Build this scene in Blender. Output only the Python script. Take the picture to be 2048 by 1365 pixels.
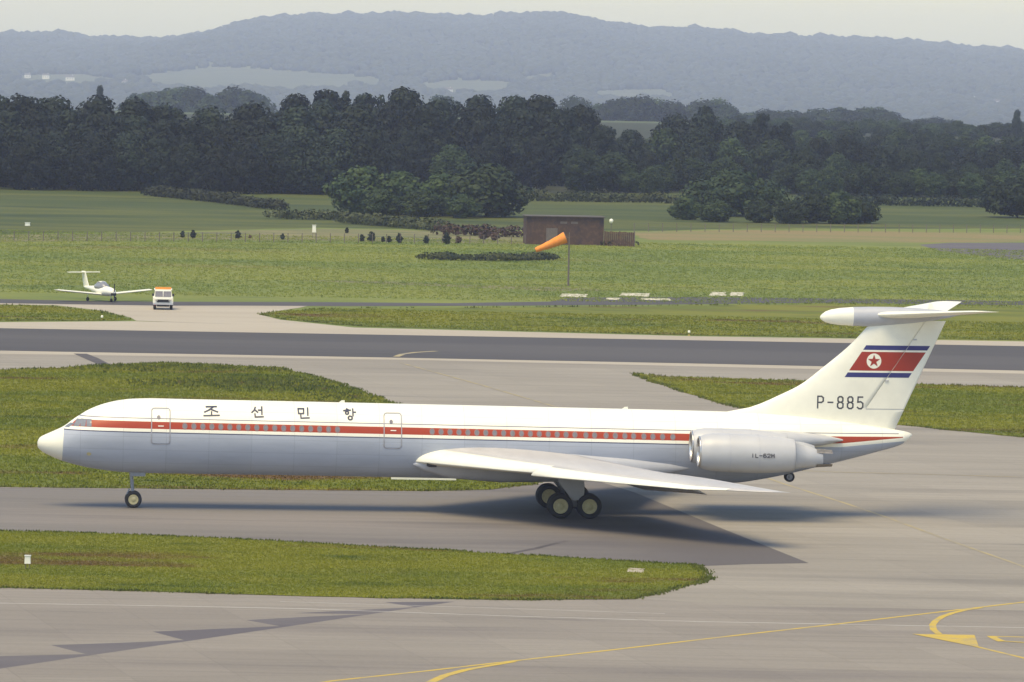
import bpy, math, random
import numpy as np
from mathutils import Matrix, Vector

for o in list(bpy.data.objects):
    bpy.data.objects.remove(o, do_unlink=True)
sc = bpy.context.scene
COL = sc.collection
rad = math.radians

# ------------------------------------------------------------------ camera
F_PX, CX, CY = 11378.0, 1024.0, 682.5          # 200 mm lens on a 36 mm frame, 2048 px wide
H = 26.26                                      # terrace height above the taxiway
ROLL, PITCH = rad(1.15), math.atan((682.5 - 92.0) / 11378.0)
fw = np.array([0, math.cos(PITCH), -math.sin(PITCH)])
r0 = np.array([1.0, 0, 0]); u0 = np.cross(r0, fw)
rt = math.cos(ROLL) * r0 + math.sin(ROLL) * u0
up = math.cos(ROLL) * u0 - math.sin(ROLL) * r0
EYE = np.array([0, 0, H])
cam = bpy.data.cameras.new('camera'); cam_o = bpy.data.objects.new('camera', cam); COL.objects.link(cam_o)
cam.sensor_fit = 'HORIZONTAL'; cam.sensor_width = 36.0; cam.lens = 36.0 * F_PX / 2048
cam.clip_start = 1.0; cam.clip_end = 30000
cam_o.matrix_world = Matrix(((rt[0], up[0], -fw[0], 0), (rt[1], up[1], -fw[1], 0), (rt[2], up[2], -fw[2], H), (0, 0, 0, 1)))
sc.camera = cam_o

# ------------------------------------------------------------------ sky, sun, exposure
SUN_AZ, SUN_EL = rad(210), rad(66)
world = bpy.data.worlds.new('World'); sc.world = world; world.use_nodes = True
wn = world.node_tree
sky = wn.nodes.new('ShaderNodeTexSky'); sky.sky_type = 'NISHITA'; sky.sun_disc = False
sky.sun_elevation = SUN_EL; sky.sun_rotation = SUN_AZ
sky.air_density = 1.0; sky.dust_density = 1.0; sky.ozone_density = 1.0; sky.altitude = 50
bg = wn.nodes['Background']; bg.inputs['Strength'].default_value = 0.15
wn.links.new(sky.outputs[0], bg.inputs['Color'])
sun = bpy.data.lights.new('sun', 'SUN'); sun.energy = 2.5; sun.angle = rad(36); sun.color = (1.0, 0.81, 0.44)
sun_o = bpy.data.objects.new('sun', sun); COL.objects.link(sun_o)
sd = Vector((math.sin(SUN_AZ) * math.cos(SUN_EL), math.cos(SUN_AZ) * math.cos(SUN_EL), math.sin(SUN_EL)))
sun_o.rotation_euler = sd.to_track_quat('Z', 'Y').to_euler(); sun_o.location = (0, 200, 200)
vs = sc.view_settings
vs.view_transform = 'Standard'; vs.look = 'None'; vs.gamma = 1.0; vs.use_curve_mapping = False; vs.exposure = 0.57
sc.render.engine = 'CYCLES'
sc.cycles.max_bounces = 6; sc.cycles.diffuse_bounces = 3; sc.cycles.glossy_bounces = 2; sc.cycles.volume_bounces = 3
sc.cycles.transmission_bounces = 2; sc.cycles.use_denoising = True

# ------------------------------------------------------------------ helpers
def ray(x, y):
    d = fw * F_PX + rt * (x - CX) - up * (y - CY)
    return d / np.linalg.norm(d)
def G(x, y, z=0.0):
    d = ray(x, y); return EYE + d * ((z - H) / d[2])
def at_depth(x, y, Y):
    d = ray(x, y); return EYE + d * (Y / d[1])
def GP(pts):
    return [tuple(G(x, y)[:2]) for x, y in pts]

def props(o, label=None, cat=None, group=None, kind=None):
    if label: o['label'] = label
    if cat: o['category'] = cat
    if group: o['group'] = group
    if kind: o['kind'] = kind
    return o
def link(name, me, parent=None):
    o = bpy.data.objects.new(name, me); COL.objects.link(o)
    if parent is not None: o.parent = parent
    return o
def thing(name, loc, rz=0, label=None, cat=None, group=None):
    o = bpy.data.objects.new(name, None); COL.objects.link(o); o.location = loc; o.rotation_euler = (0, 0, rz)
    o.empty_display_size = 0.5
    return props(o, label, cat, group)

def fast_mesh(name, V, Fc, mats, smooth=False):
    """V (n,3), Fc (m,k) uniform face size"""
    V = np.asarray(V, np.float32); Fc = np.asarray(Fc, np.int32)
    me = bpy.data.meshes.new(name); me.vertices.add(len(V)); me.vertices.foreach_set('co', V.ravel())
    k = Fc.shape[1]
    me.loops.add(Fc.size); me.loops.foreach_set('vertex_index', Fc.ravel())
    me.polygons.add(len(Fc)); me.polygons.foreach_set('loop_start', np.arange(0, Fc.size, k, dtype=np.int32))
    if smooth: me.polygons.foreach_set('use_smooth', np.ones(len(Fc), dtype=bool))
    me.update(calc_edges=True)
    for m in (mats if isinstance(mats, (list, tuple)) else [mats]): me.materials.append(m)
    return me

class MB:
    """collects faces of one part"""
    def __init__(s): s.v = []; s.f = []; s.m = []; s.sm = []
    def add(s, V, Fs, m=0, smooth=False):
        b = len(s.v); s.v += [tuple(map(float, p)) for p in V]
        for f in Fs: s.f.append([b + i for i in f]); s.m.append(m); s.sm.append(smooth)
        return s
    def box(s, c, d, m=0, top=None, shift=(0, 0)):
        """box centre c, size d; top=(kx,ky) scales the upper face"""
        kx, ky = top or (1, 1); V = []
        for z, ax, ay, sx, sy in ((-.5, 1, 1, 0, 0), (.5, kx, ky, shift[0], shift[1])):
            for x, y in ((-.5, -.5), (.5, -.5), (.5, .5), (-.5, .5)):
                V.append((c[0] + x * d[0] * ax + sx, c[1] + y * d[1] * ay + sy, c[2] + z * d[2]))
        return s.add(V, [(3, 2, 1, 0), (4, 5, 6, 7), (0, 1, 5, 4), (1, 2, 6, 5), (2, 3, 7, 6), (3, 0, 4, 7)], m)
    def loft(s, rings, m=0, cap=(True, True), smooth=True, closed=True):
        n = len(rings[0]); V = [p for r in rings for p in r]; Fs = []
        for i in range(len(rings) - 1):
            for j in range(n if closed else n - 1):
                k = (j + 1) % n
                Fs.append((i * n + j, i * n + k, (i + 1) * n + k, (i + 1) * n + j))
        s.add(V, Fs, m, smooth)
        if closed and cap[0]: s.add(rings[0], [tuple(range(n - 1, -1, -1))], m)
        if closed and cap[1]: s.add(rings[-1], [tuple(range(n))], m)
        return s
    def tube(s, pts, r, n=8, m=0, cap=(True, True)):
        P = [Vector(p) for p in pts]; R = r if isinstance(r, (list, tuple)) else [r] * len(P); rings = []
        for i, p in enumerate(P):
            t = (P[min(i + 1, len(P) - 1)] - P[max(i - 1, 0)]).normalized()
            a = t.orthogonal().normalized() if i == 0 else (a - t * a.dot(t)).normalized()
            b = t.cross(a)
            rings.append([p + (a * math.cos(w) + b * math.sin(w)) * R[i] for w in (2 * math.pi * k / n for k in range(n))])
        return s.loft(rings, m, cap)
    def lathe(s, prof, c, axis='Y', n=24, m=0, cap=(False, False)):
        """prof: (radius, along) pairs about an axis through c"""
        rings = []
        for r, h in prof:
            ring = []
            for k in range(n):
                w = 2 * math.pi * k / n; a, b = r * math.cos(w), r * math.sin(w)
                ring.append({'Y': (c[0] + a, c[1] + h, c[2] + b), 'X': (c[0] + h, c[1] + a, c[2] + b), 'Z': (c[0] + a, c[1] + b, c[2] + h)}[axis])
            rings.append(ring)
        return s.loft(rings, m, cap)
    def mesh(s, name, mats):
        me = bpy.data.meshes.new(name); me.from_pydata(s.v, [], s.f)
        for mt in (mats if isinstance(mats, (list, tuple)) else [mats]): me.materials.append(mt)
        me.polygons.foreach_set('material_index', s.m); me.polygons.foreach_set('use_smooth', s.sm)
        me.update(); return me
    def build(s, name, mats, parent=None):
        return link(name, s.mesh(name, mats), parent)

# ------------------------------------------------------------------ materials
def nodes_of(name):
    m = bpy.data.materials.new(name); m.use_nodes = True
    nt = m.node_tree; return m, nt, nt.nodes['Principled BSDF']
def nmath(nt, op, a, b=None, c=None, clamp=False):
    n = nt.nodes.new('ShaderNodeMath'); n.operation = op; n.use_clamp = clamp
    for i, v in enumerate((a, b, c)):
        if v is None: continue
        if isinstance(v, (int, float)): n.inputs[i].default_value = v
        else: nt.links.new(v, n.inputs[i])
    return n.outputs[0]
def nmix(nt, fac, a, b, blend='MIX'):
    n = nt.nodes.new('ShaderNodeMix'); n.data_type = 'RGBA'; n.blend_type = blend
    for k, v in (('Factor', fac), ('A', a), ('B', b)):
        if isinstance(v, (int, float)): n.inputs[k].default_value = v
        elif isinstance(v, tuple): n.inputs[k].default_value = (*v[:3], 1)
        else: nt.links.new(v, n.inputs[k])
    return n.outputs['Result']
def nnoise(nt, scale, detail=4, stretch=(1, 1, 1), rough=.55, src='Object', off=(0, 0, 0)):
    tc = nt.nodes.new('ShaderNodeTexCoord'); mp = nt.nodes.new('ShaderNodeMapping')
    mp.inputs['Scale'].default_value = stretch; mp.inputs['Location'].default_value = off
    nt.links.new(tc.outputs[src], mp.inputs['Vector'])
    n = nt.nodes.new('ShaderNodeTexNoise'); n.inputs['Scale'].default_value = scale
    n.inputs['Detail'].default_value = detail; n.inputs['Roughness'].default_value = rough
    nt.links.new(mp.outputs[0], n.inputs['Vector'])
    return n.outputs['Fac']
def nramp(nt, fac, lo, hi):
    n = nt.nodes.new('ShaderNodeMapRange'); n.inputs['From Min'].default_value = lo; n.inputs['From Max'].default_value = hi
    n.interpolation_type = 'SMOOTHSTEP'
    nt.links.new(fac, n.inputs['Value']); return n.outputs[0]

def paint(name, col, rough=.45, var=.06, scale=1.5, metal=0.0, stretch=(1, 1, 1)):
    m, nt, b = nodes_of(name)
    f = nramp(nt, nnoise(nt, scale, 5, stretch), .3, .7)
    dk = tuple(c * (1 - var * 2) for c in col)
    nt.links.new(nmix(nt, f, dk, col), b.inputs['Base Color'])
    b.inputs['Roughness'].default_value = rough; b.inputs['Metallic'].default_value = metal
    return m
def surface(name, cols, scales, rough=.9, stretch=(1, 1, 1), streak=None, speck=None, ramp_x=None, joints=None):
    """cols: base, then (colour, lo, hi) layers mixed in by noises of the given scales"""
    m, nt, b = nodes_of(name); c = cols[0]
    for i, (col, lo, hi) in enumerate(cols[1:]):
        f = nramp(nt, nnoise(nt, scales[i], 6, stretch, .6, off=(17.3 * i, 5.1 * i, 0)), lo, hi)
        c = nmix(nt, f, c, col)
    if streak:
        f = nramp(nt, nnoise(nt, streak[0], 4, (streak[1], 1, 1), .65, off=(3.7, 1.9, 0)), .45, .72)
        c = nmix(nt, nmath(nt, 'MULTIPLY', f, streak[2]), c, tuple(v * .45 for v in cols[0]))
    if joints:
        tc = nt.nodes.new('ShaderNodeTexCoord'); mp = nt.nodes.new('ShaderNodeMapping'); mp.inputs['Rotation'].default_value = (0, 0, rad(-14)); nt.links.new(tc.outputs['Object'], mp.inputs['Vector'])
        sp = nt.nodes.new('ShaderNodeSeparateXYZ'); nt.links.new(mp.outputs[0], sp.inputs[0])
        fx = nmath(nt, 'FRACT', nmath(nt, 'MULTIPLY', sp.outputs[0], 1 / joints)); fy = nmath(nt, 'FRACT', nmath(nt, 'MULTIPLY', sp.outputs[1], 1 / joints))
        ln = nmath(nt, 'MAXIMUM', nmath(nt, 'LESS_THAN', fx, .05 / joints), nmath(nt, 'LESS_THAN', fy, .12 / joints))
        c = nmix(nt, nmath(nt, 'MULTIPLY', ln, .22), c, tuple(v * .4 for v in cols[0]))
        cell = nt.nodes.new('ShaderNodeCombineXYZ')
        for i in (0, 1): nt.links.new(nmath(nt, 'FLOOR', nmath(nt, 'MULTIPLY', sp.outputs[i], 1 / joints)), cell.inputs[i])
        wz = nt.nodes.new('ShaderNodeTexWhiteNoise'); nt.links.new(cell.outputs[0], wz.inputs['Vector'])
        c = nmix(nt, nmath(nt, 'MULTIPLY', wz.outputs['Value'], .16), c, tuple(v * .55 for v in cols[0]))
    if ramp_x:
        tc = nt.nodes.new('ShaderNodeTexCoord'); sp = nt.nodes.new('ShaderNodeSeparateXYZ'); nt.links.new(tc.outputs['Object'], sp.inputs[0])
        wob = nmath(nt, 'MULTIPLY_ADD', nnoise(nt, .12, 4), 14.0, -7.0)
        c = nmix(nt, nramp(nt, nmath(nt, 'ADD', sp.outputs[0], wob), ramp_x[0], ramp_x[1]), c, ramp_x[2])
    if speck:
        f = nnoise(nt, speck[0], 3, (1, 1, 1), .7)
        g = nmath(nt, 'MULTIPLY_ADD', f, speck[1] * 2, 1 - speck[1])
        vm = nt.nodes.new('ShaderNodeVectorMath'); vm.operation = 'SCALE'
        nt.links.new(c if not isinstance(c, tuple) else nmix(nt, 0.0, c, c), vm.inputs[0]); nt.links.new(g, vm.inputs['Scale']); c = vm.outputs[0]
    nt.links.new(c, b.inputs['Base Color']); b.inputs['Roughness'].default_value = rough
    b.inputs['Specular IOR Level'].default_value = .25
    return m
def foliage(name, dark, light, vscale=.35):
    m, nt, b = nodes_of(name)
    f = nramp(nt, nnoise(nt, vscale, 5, src='Object'), .32, .68)
    oi = nt.nodes.new('ShaderNodeObjectInfo')
    c = nmix(nt, f, dark, light)
    g = nmath(nt, 'MULTIPLY_ADD', nmath(nt, 'POWER', oi.outputs['Random'], 1.5), 1.0, .55)
    vm = nt.nodes.new('ShaderNodeVectorMath'); vm.operation = 'SCALE'
    nt.links.new(c, vm.inputs[0]); nt.links.new(g, vm.inputs['Scale'])
    nt.links.new(vm.outputs[0], b.inputs['Base Color']); b.inputs['Roughness'].default_value = .7
    b.inputs['Specular IOR Level'].default_value = .2
    return m

M = {}
M['field'] = surface('field_grass', [(.130, .165, .032), ((.180, .198, .038), .40, .62), ((.085, .122, .028), .52, .75), ((.18, .155, .045), .56, .78)],
                     [.045, .09, .03], 1.0, (.45, 1, 1), speck=(1.3, .22))
M['verge'] = surface('verge_grass', [(.108, .130, .012), ((.155, .160, .014), .40, .58), ((.056, .080, .010), .54, .72), ((.115, .070, .024), .55, .68)],
                     [.10, .17, .09], 1.0, (.45, 1, 1), speck=(2.5, .25))
M['dry'] = surface('dry_grass', [(.21, .165, .07), ((.16, .165, .055), .45, .65), ((.25, .19, .09), .55, .75)], [.06, .12], 1.0, (.3, 1, 1), speck=(1.5, .2))
M['meadow'] = surface('meadow_grass', [(.050, .068, .012), ((.088, .098, .016), .42, .62), ((.034, .050, .010), .5, .7)], [.04, .09], 1.0, (.3, 1, 1), speck=(1.0, .2))
M['rough_strip'] = surface('rough_strip_grass', [(.15, .15, .06), ((.22, .19, .09), .45, .65), ((.07, .10, .04), .52, .66)], [.15, .2], 1.0, (.35, 1, 1), speck=(1.5, .25))
M['tuft'] = surface('tuft_grass', [(.150, .176, .016), ((.210, .215, .018), .40, .58), ((.078, .110, .013), .54, .72), ((.155, .095, .030), .55, .68)],
                    [.10, .17, .09], 1.0, (.45, 1, 1))
M['tuft_far'] = surface('tuft_far_grass', [(.18, .222, .044), ((.245, .268, .052), .40, .62), ((.115, .162, .036), .52, .75), ((.24, .205, .06), .56, .78)], [.045, .09, .03], 1.0, (.45, 1, 1))
M['tuft_edge'] = surface('tuft_edge_grass', [(.085, .108, .020), ((.13, .145, .028), .4, .6), ((.13, .095, .04), .58, .72)], [.3, .4], 1.0)
M['concrete'] = surface('pavement_concrete', [(.262, .236, .194), ((.305, .276, .228), .4, .62), ((.21, .19, .160), .50, .72), ((.170, .152, .131), .60, .8)],
                        [.05, .11, .30], .85, (.22, 1, 1), streak=(1.1, .035, .22), speck=(3.0, .14), joints=6.0)
M['floor'] = surface('woodland_floor_litter', [(.030, .036, .016), ((.045, .048, .022), .45, .65)], [.1], 1.0)
M['stand'] = surface('stand_concrete', [(.230, .204, .172), ((.265, .237, .198), .4, .62), ((.19, .168, .147), .50, .72), ((.155, .137, .122), .60, .8)],
                        [.07, .13, .35], .85, (.22, 1, 1), streak=(1.3, .04, .25), speck=(3.5, .15), joints=4.6)
M['concrete_pale'] = surface('shoulder_concrete', [(.36, .315, .245), ((.40, .355, .28), .4, .62), ((.30, .265, .215), .55, .75)], [.06, .2], .85, (.2, 1, 1), speck=(2.0, .08))
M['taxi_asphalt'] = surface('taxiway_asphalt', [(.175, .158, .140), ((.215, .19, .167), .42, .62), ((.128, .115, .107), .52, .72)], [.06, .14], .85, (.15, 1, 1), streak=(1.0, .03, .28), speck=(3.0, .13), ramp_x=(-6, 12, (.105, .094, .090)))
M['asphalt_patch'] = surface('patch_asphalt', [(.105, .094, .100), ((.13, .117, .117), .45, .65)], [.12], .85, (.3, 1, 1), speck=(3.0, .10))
M['runway'] = surface('runway_asphalt', [(.070, .063, .060), ((.086, .078, .073), .42, .62), ((.055, .050, .049), .55, .75)], [.05, .12], .8, (.12, 1, 1), speck=(2.0, .10))
M['dark_strip'] = surface('sealant_strip', [(.075, .065, .062), ((.11, .095, .09), .45, .65)], [.8], .8)
M['yellow'] = surface('yellow_line_paint', [(.50, .36, .06), ((.36, .29, .14), .45, .7)], [.7], .8, speck=(4, .12))
M['yellow_worn'] = surface('worn_yellow_line_paint', [(.37, .305, .16), ((.27, .24, .18), .40, .62)], [.35], .8, speck=(4, .10))
M['white_line'] = surface('white_line_paint', [(.47, .45, .41), ((.37, .34, .30), .42, .66)], [.4], .8)
M['faded_line'] = surface('faded_runway_paint', [(.115, .108, .105), ((.07, .065, .066), .42, .62)], [.3], .8)
M['white_rub'] = surface('chalky_white', [(.60, .56, .46), ((.20, .21, .09), .46, .56)], [1.6], .95)
M['white'] = paint('white_paint', (.86, .84, .71), .4, .03)
M['cream'] = paint('cream_radome_paint', (.74, .72, .66), .5, .03)
M['grey_paint'] = paint('light_grey_paint', (.45, .46, .49), .4, .05, 1.2)
M['wing_grey'] = paint('wing_grey_paint', (.52, .50, .475), .45, .06, .8, stretch=(1, .3, 1))
M['nacelle'] = paint('nacelle_paint', (.50, .50, .50), .38, .04, .9)
M['bare_metal'] = paint('bare_aluminium', (.62, .60, .56), .32, .08, 2.0, metal=.85)
M['hot_metal'] = paint('heat_stained_steel', (.36, .33, .29), .42, .18, 4.0, metal=.8)
M['soot'] = paint('dark_duct', (.03, .03, .032), .6, .1)
M['tyre'] = paint('tyre_rubber', (.018, .018, .019), .75, .15, 6)
M['rim'] = paint('rim_cream_paint', (.55, .48, .25), .5, .10, 8)
M['strut'] = paint('gear_grey_paint', (.30, .31, .33), .45, .08, 4)
M['letter'] = paint('navy_lettering', (.035, .04, .075), .5, .05)
M['letter_grey'] = paint('charcoal_lettering', (.06, .06, .075), .5, .05)
M['flag_red'] = paint('red_fin_paint', (.34, .030, .010), .4, .04)
M['flag_blue'] = paint('blue_fin_paint', (.030, .032, .165), .4, .04)
M['frame_grey'] = paint('door_seal_grey', (.33, .33, .36), .5, .05)
M['window_frame'] = paint('window_rim_paint', (.30, .15, .13), .5, .05)
M['glass'] = paint('cabin_glass', (.23, .215, .225), .12, .1, 6)
M['screen_glass'] = paint('windscreen_glass', (.24, .25, .27), .06, .1, 4)
M['black'] = paint('black_plastic', (.02, .02, .022), .5, .1)
M['orange'] = paint('orange_fabric', (.85, .28, .03), .7, .08, 2)
M['orange_panel'] = paint('orange_panel_paint', (.80, .30, .04), .5, .05)
M['red_lamp'] = paint('red_lamp_plastic', (.55, .05, .03), .4, .05)
M['post'] = paint('weathered_post', (.16, .13, .11), .7, .12, 5)
M['brown_wall'] = surface('stained_timber', [(.090, .056, .042), ((.125, .075, .052), .45, .65), ((.055, .042, .042), .5, .7)], [1.5, .6], .9)
M['roof_sheet'] = paint('pale_roof_sheet', (.12, .098, .085), .8, .12, 2)
M['house_wall'] = paint('white_render', (.78, .75, .68), .8, .04)
M['house_roof'] = paint('slate_roof', (.12, .11, .115), .8, .1)
M['bark'] = surface('tree_bark', [(.055, .045, .035), ((.08, .065, .05), .45, .65)], [2.0], .95)
M['leaf_dark'] = foliage('dark_leaves', (.005, .011, .008), (.021, .032, .017))
M['leaf_mid'] = foliage('mid_leaves', (.009, .021, .009), (.036, .056, .017))
M['leaf_light'] = foliage('light_leaves', (.010, .024, .009), (.042, .062, .017))
M['leaf_hedge'] = foliage('hedge_leaves', (.022, .032, .014), (.058, .066, .024), .25)
M['leaf_brown'] = foliage('brown_leaves', (.06, .038, .028), (.10, .06, .04), .8)
M['leaf_far'] = foliage('far_leaves', (.028, .042, .026), (.055, .070, .038), .02)

# ------------------------------------------------------------------ ground sheets
def poly_sheet(name, pts, z, mat, kind='structure', parent=None):
    V = [(x, y, z) for x, y in pts]
    a = sum(V[i][0] * V[(i + 1) % len(V)][1] - V[(i + 1) % len(V)][0] * V[i][1] for i in range(len(V)))
    if a < 0: V.reverse()
    me = bpy.data.meshes.new(name); me.from_pydata(V, [], [list(range(len(V)))]); me.materials.append(mat); me.update()
    o = link(name, me, parent)
    if kind: o['kind'] = kind
    return o
def ragged(pts, rng, step=1.2, amp=.22):
    out = []
    for i in range(len(pts)):
        a = np.array(pts[i]); b = np.array(pts[(i + 1) % len(pts)]); L = np.linalg.norm(b - a); n = max(1, int(L / step))
        n = min(n, 260)
        for k in range(n):
            p = a + (b - a) * k / n + rng.normal(0, amp, 2) * (1, .8)
            out.append(tuple(p))
    return out
def line_strip(name, pix, width, z, mat, parent=None):
    P = [Vector((*G(x, y)[:2], z)) for x, y in pix]; V = []; Fs = []
    W = width if isinstance(width, (list, tuple)) else [width] * len(P)
    for i, p in enumerate(P):
        t = (P[min(i + 1, len(P) - 1)] - P[max(i - 1, 0)]).normalized(); n = Vector((-t.y, t.x, 0))
        V += [p + n * W[i] / 2, p - n * W[i] / 2]
        if i: Fs.append((2 * i - 2, 2 * i - 1, 2 * i + 1, 2 * i))
    me = bpy.data.meshes.new(name); me.from_pydata([tuple(v) for v in V], [], Fs); me.materials.append(mat); me.update()
    if me.polygons[0].normal.z < 0: me.flip_normals()
    o = link(name, me, parent)
    o['kind'] = 'structure'
    return o

rng = np.random.default_rng(7); random.seed(7)
poly_sheet('ground', [(-2900, -100), (2900, -100), (2900, 2000), (-2900, 2000)], 0, M['field'])

runway_top = [(-700, 633), (0, 645), (272, 643), (720, 656), (1000, 663), (1380, 673), (2048, 683.5), (2800, 695)]
apron = GP([(-700, 633), (0, 645), (272, 643), (520, 648), (720, 656), (1000, 663), (1380, 673), (2048, 683.5), (2800, 695)])
near = [(260, 95), (-260, 95)]
poly_sheet('apron', apron + near, .004, M['concrete'])
poly_sheet('stand', GP([(-700, 1150), (0, 1177), (300, 1185), (700, 1197), (1000, 1202), (1300, 1199), (1480, 1212), (2048, 1222), (2700, 1235)]) + [(95, 120), (-95, 120)], .0062, M['stand'])
poly_sheet('runway_shoulder', GP([(-700, 633), (0, 645), (272, 643), (720, 656), (1000, 663), (1380, 673), (2048, 683.5), (2800, 695), (2800, 770), (2048, 748), (1380, 733), (860, 721), (0, 708), (-700, 695)]), .008, M['concrete_pale'])
poly_sheet('runway', GP([(-700, 644), (0, 657), (700, 669), (1380, 681), (2048, 693), (2800, 706), (2800, 757), (2048, 742), (1380, 727.5), (790, 716), (0, 702), (-700, 690)]), .012, M['runway'])
line_strip('runway_marking', [(900, 692), (1200, 697.5), (1500, 703)], .35, .016, M['faded_line'])
line_strip('lead_off_line', [(792, 714), (805, 709), (830, 705.5), (872, 703)], .55, .016, M['yellow_worn'])
# link taxiway with the car, and the dark perimeter track
poly_sheet('link_taxiway', GP([(272, 642), (262, 636), (205, 622), (110, 611), (-400, 604), (-400, 600), (0, 601), (200, 605), (640, 606), (600, 616), (530, 626), (520, 630), (560, 640), (720, 657)]), .010, M['concrete_pale'])
poly_sheet('perimeter_track', GP([(-500, 596), (0, 599), (150, 602), (300, 604), (640, 605), (900, 607), (1100, 604), (1135, 596), (1400, 594.5), (1700, 598), (2048, 603), (2500, 608), (2500, 616), (2048, 611), (1640, 606), (1300, 610), (1000, 612), (700, 613), (480, 612), (320, 612), (120, 609), (0, 607), (-500, 604)]), .014, M['runway'])
poly_sheet('side_road', GP([(1838, 490), (1900, 486), (2048, 486), (2400, 488), (2400, 530), (2048, 521), (1960, 512), (1880, 502)]), .006, M['asphalt_patch'])
# taxiway asphalt below the airliner, the dark wedge and the stepped fill
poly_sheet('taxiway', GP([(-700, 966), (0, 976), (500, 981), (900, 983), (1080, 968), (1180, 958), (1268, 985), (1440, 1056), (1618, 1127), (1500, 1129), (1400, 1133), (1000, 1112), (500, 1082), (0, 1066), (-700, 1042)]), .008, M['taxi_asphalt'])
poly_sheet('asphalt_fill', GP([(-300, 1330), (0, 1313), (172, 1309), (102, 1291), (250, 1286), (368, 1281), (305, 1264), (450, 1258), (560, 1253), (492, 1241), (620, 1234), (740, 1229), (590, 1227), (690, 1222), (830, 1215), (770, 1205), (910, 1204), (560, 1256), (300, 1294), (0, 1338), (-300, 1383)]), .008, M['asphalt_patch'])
line_strip('sealant_strip', [(1012, 1109), (1070, 1098), (1134, 1082)], [.35, .4, .3], .013, M['dark_strip'])
line_strip('sealant_strip', [(160, 708), (182, 717), (207, 729)], [1.1, 1.2, 1.0], .016, M['dark_strip'])
line_strip('pavement_joint', [(-200, 1202), (0, 1207), (300, 1212), (600, 1218), (1024, 1233), (1400, 1244), (2048, 1256), (2300, 1262)], .16, .010, M['white_line'])
line_strip('pavement_joint', [(560, 1204), (900, 1214), (1330, 1228)], .10, .010, M['white_line'])
# yellow guide lines
line_strip('guide_line', [(560, 1380), (665, 1362.5), (860, 1342), (1024, 1323), (1239, 1299), (1460, 1273), (1674, 1249), (1869, 1226), (2048, 1205), (2400, 1163)], .26, .012, M['yellow'])
line_strip('guide_line', [(790, 1400), (860, 1366), (890, 1352), (930, 1341), (980, 1332), (1030, 1324)], [.42, .42, .42, .40, .36, .28], .016, M['yellow'])
line_strip('guide_line', [(1962, 1216), (1930, 1221), (1905, 1227), (1885, 1234), (1871, 1243), (1865, 1251), (1867, 1260), (1878, 1269)], .32, .016, M['yellow'])
poly_sheet('guide_arrow', GP([(1824, 1269), (1949, 1271), (1958, 1296)]), .020, M['yellow'])
line_strip('guide_line', [(1950, 1293.5), (2048, 1317), (2200, 1353)], .24, .012, M['yellow'])
line_strip('guide_line', [(1982, 1273.5), (2048, 1275), (2160, 1278)], .26, .012, M['yellow'])
line_strip('guide_line', [(1982, 1273), (1992, 1279), (2005, 1284)], .4, .016, M['yellow'])
line_strip('guide_line', [(2000, 1283), (2048, 1286), (2160, 1293)], .26, .020, M['yellow'])
line_strip('guide_line', [(1560, 966), (1614, 983), (1690, 1007), (1764, 1032), (1900, 1082), (2048, 1134), (2300, 1225)], .22, .012, M['yellow_worn'])
line_strip('guide_line', [(1500, 938), (1674, 945), (1840, 949), (2048, 955), (2400, 966)], .22, .016, M['yellow_worn'])
line_strip('guide_line', [(800, 726), (880, 748), (960, 770), (1090, 808), (1300, 872), (1560, 966)], .24, .018, M['yellow_worn'])

# grass islands
ISL = {}
def island(key, pix, z=.030, amp=.12, mat='verge'):
    pts = ragged(GP(pix), rng, 1.2, amp); ISL[key] = pts
    return poly_sheet('grass_verge', pts, z, M[mat])
island('near', [(-700, 1040), (0, 1063), (250, 1070), (500, 1081), (700, 1092), (900, 1103), (1100, 1115), (1300, 1127), (1390, 1131), (1408, 1146), (1423, 1161), (1360, 1177), (1270, 1199), (1000, 1201), (700, 1196), (300, 1184), (0, 1176), (-700, 1158)])
island('mid', [(-700, 744), (0, 741), (120, 737), (220, 730), (330, 727), (440, 731), (560, 737), (640, 757), (720, 782), (800, 811), (1000, 884), (1120, 930), (1112, 952), (1075, 968), (980, 980), (850, 983), (500, 980), (0, 975), (-700, 966)])
island('right', [(1266, 748), (1340, 754), (1600, 762), (2048, 776), (2800, 797), (2800, 930), (2048, 876), (1810, 852), (1620, 838), (1500, 822), (1430, 805), (1340, 776), (1290, 760)])
island('isl_left', [(-500, 608), (0, 611), (110, 614), (190, 623), (240, 634), (262, 641), (180, 642), (0, 643), (-500, 635)], amp=.3)
island('isl_far', [(522, 629), (560, 624), (640, 618), (800, 617), (1000, 616), (1300, 613), (1640, 608), (2048, 614), (2800, 624), (2800, 693), (2048, 681), (1380, 671), (1000, 661), (720, 653.5), (600, 643), (540, 635)], amp=.3)
# fields beyond the perimeter track
def field(name, pix, z, mat, amp=.6):
    return poly_sheet(name, ragged(GP(pix), rng, 3.0, amp), z, M[mat])
field('dry_field', [(1262, 464), (1500, 461), (2048, 466), (2500, 470), (2500, 492), (2048, 483), (1800, 486), (1500, 482), (1290, 480)], .010, 'dry')
field('rough_strip', [(-500, 478), (0, 470), (350, 466), (640, 458), (900, 462), (1050, 470), (1050, 488), (900, 486), (640, 482), (400, 481), (0, 484), (-500, 489)], .008, 'rough_strip')
field('meadow', [(-700, 382), (0, 377), (300, 376), (700, 379), (1050, 380), (2048, 392), (2600, 398), (2600, 462), (2048, 458), (1500, 458), (1262, 462), (900, 460), (640, 456), (350, 463), (0, 468), (-700, 476)], .004, 'meadow')
poly_sheet('woodland_floor', [(-900, 958), (-30, 985), (30, 1040), (900, 1040), (900, 1999), (-900, 1999)], .006, M['floor'])
field('track_edge', [(580, 560), (760, 563), (960, 571), (1130, 575), (1250, 583), (1090, 582), (900, 574), (700, 566)], .006, 'rough_strip', .4)

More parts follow.
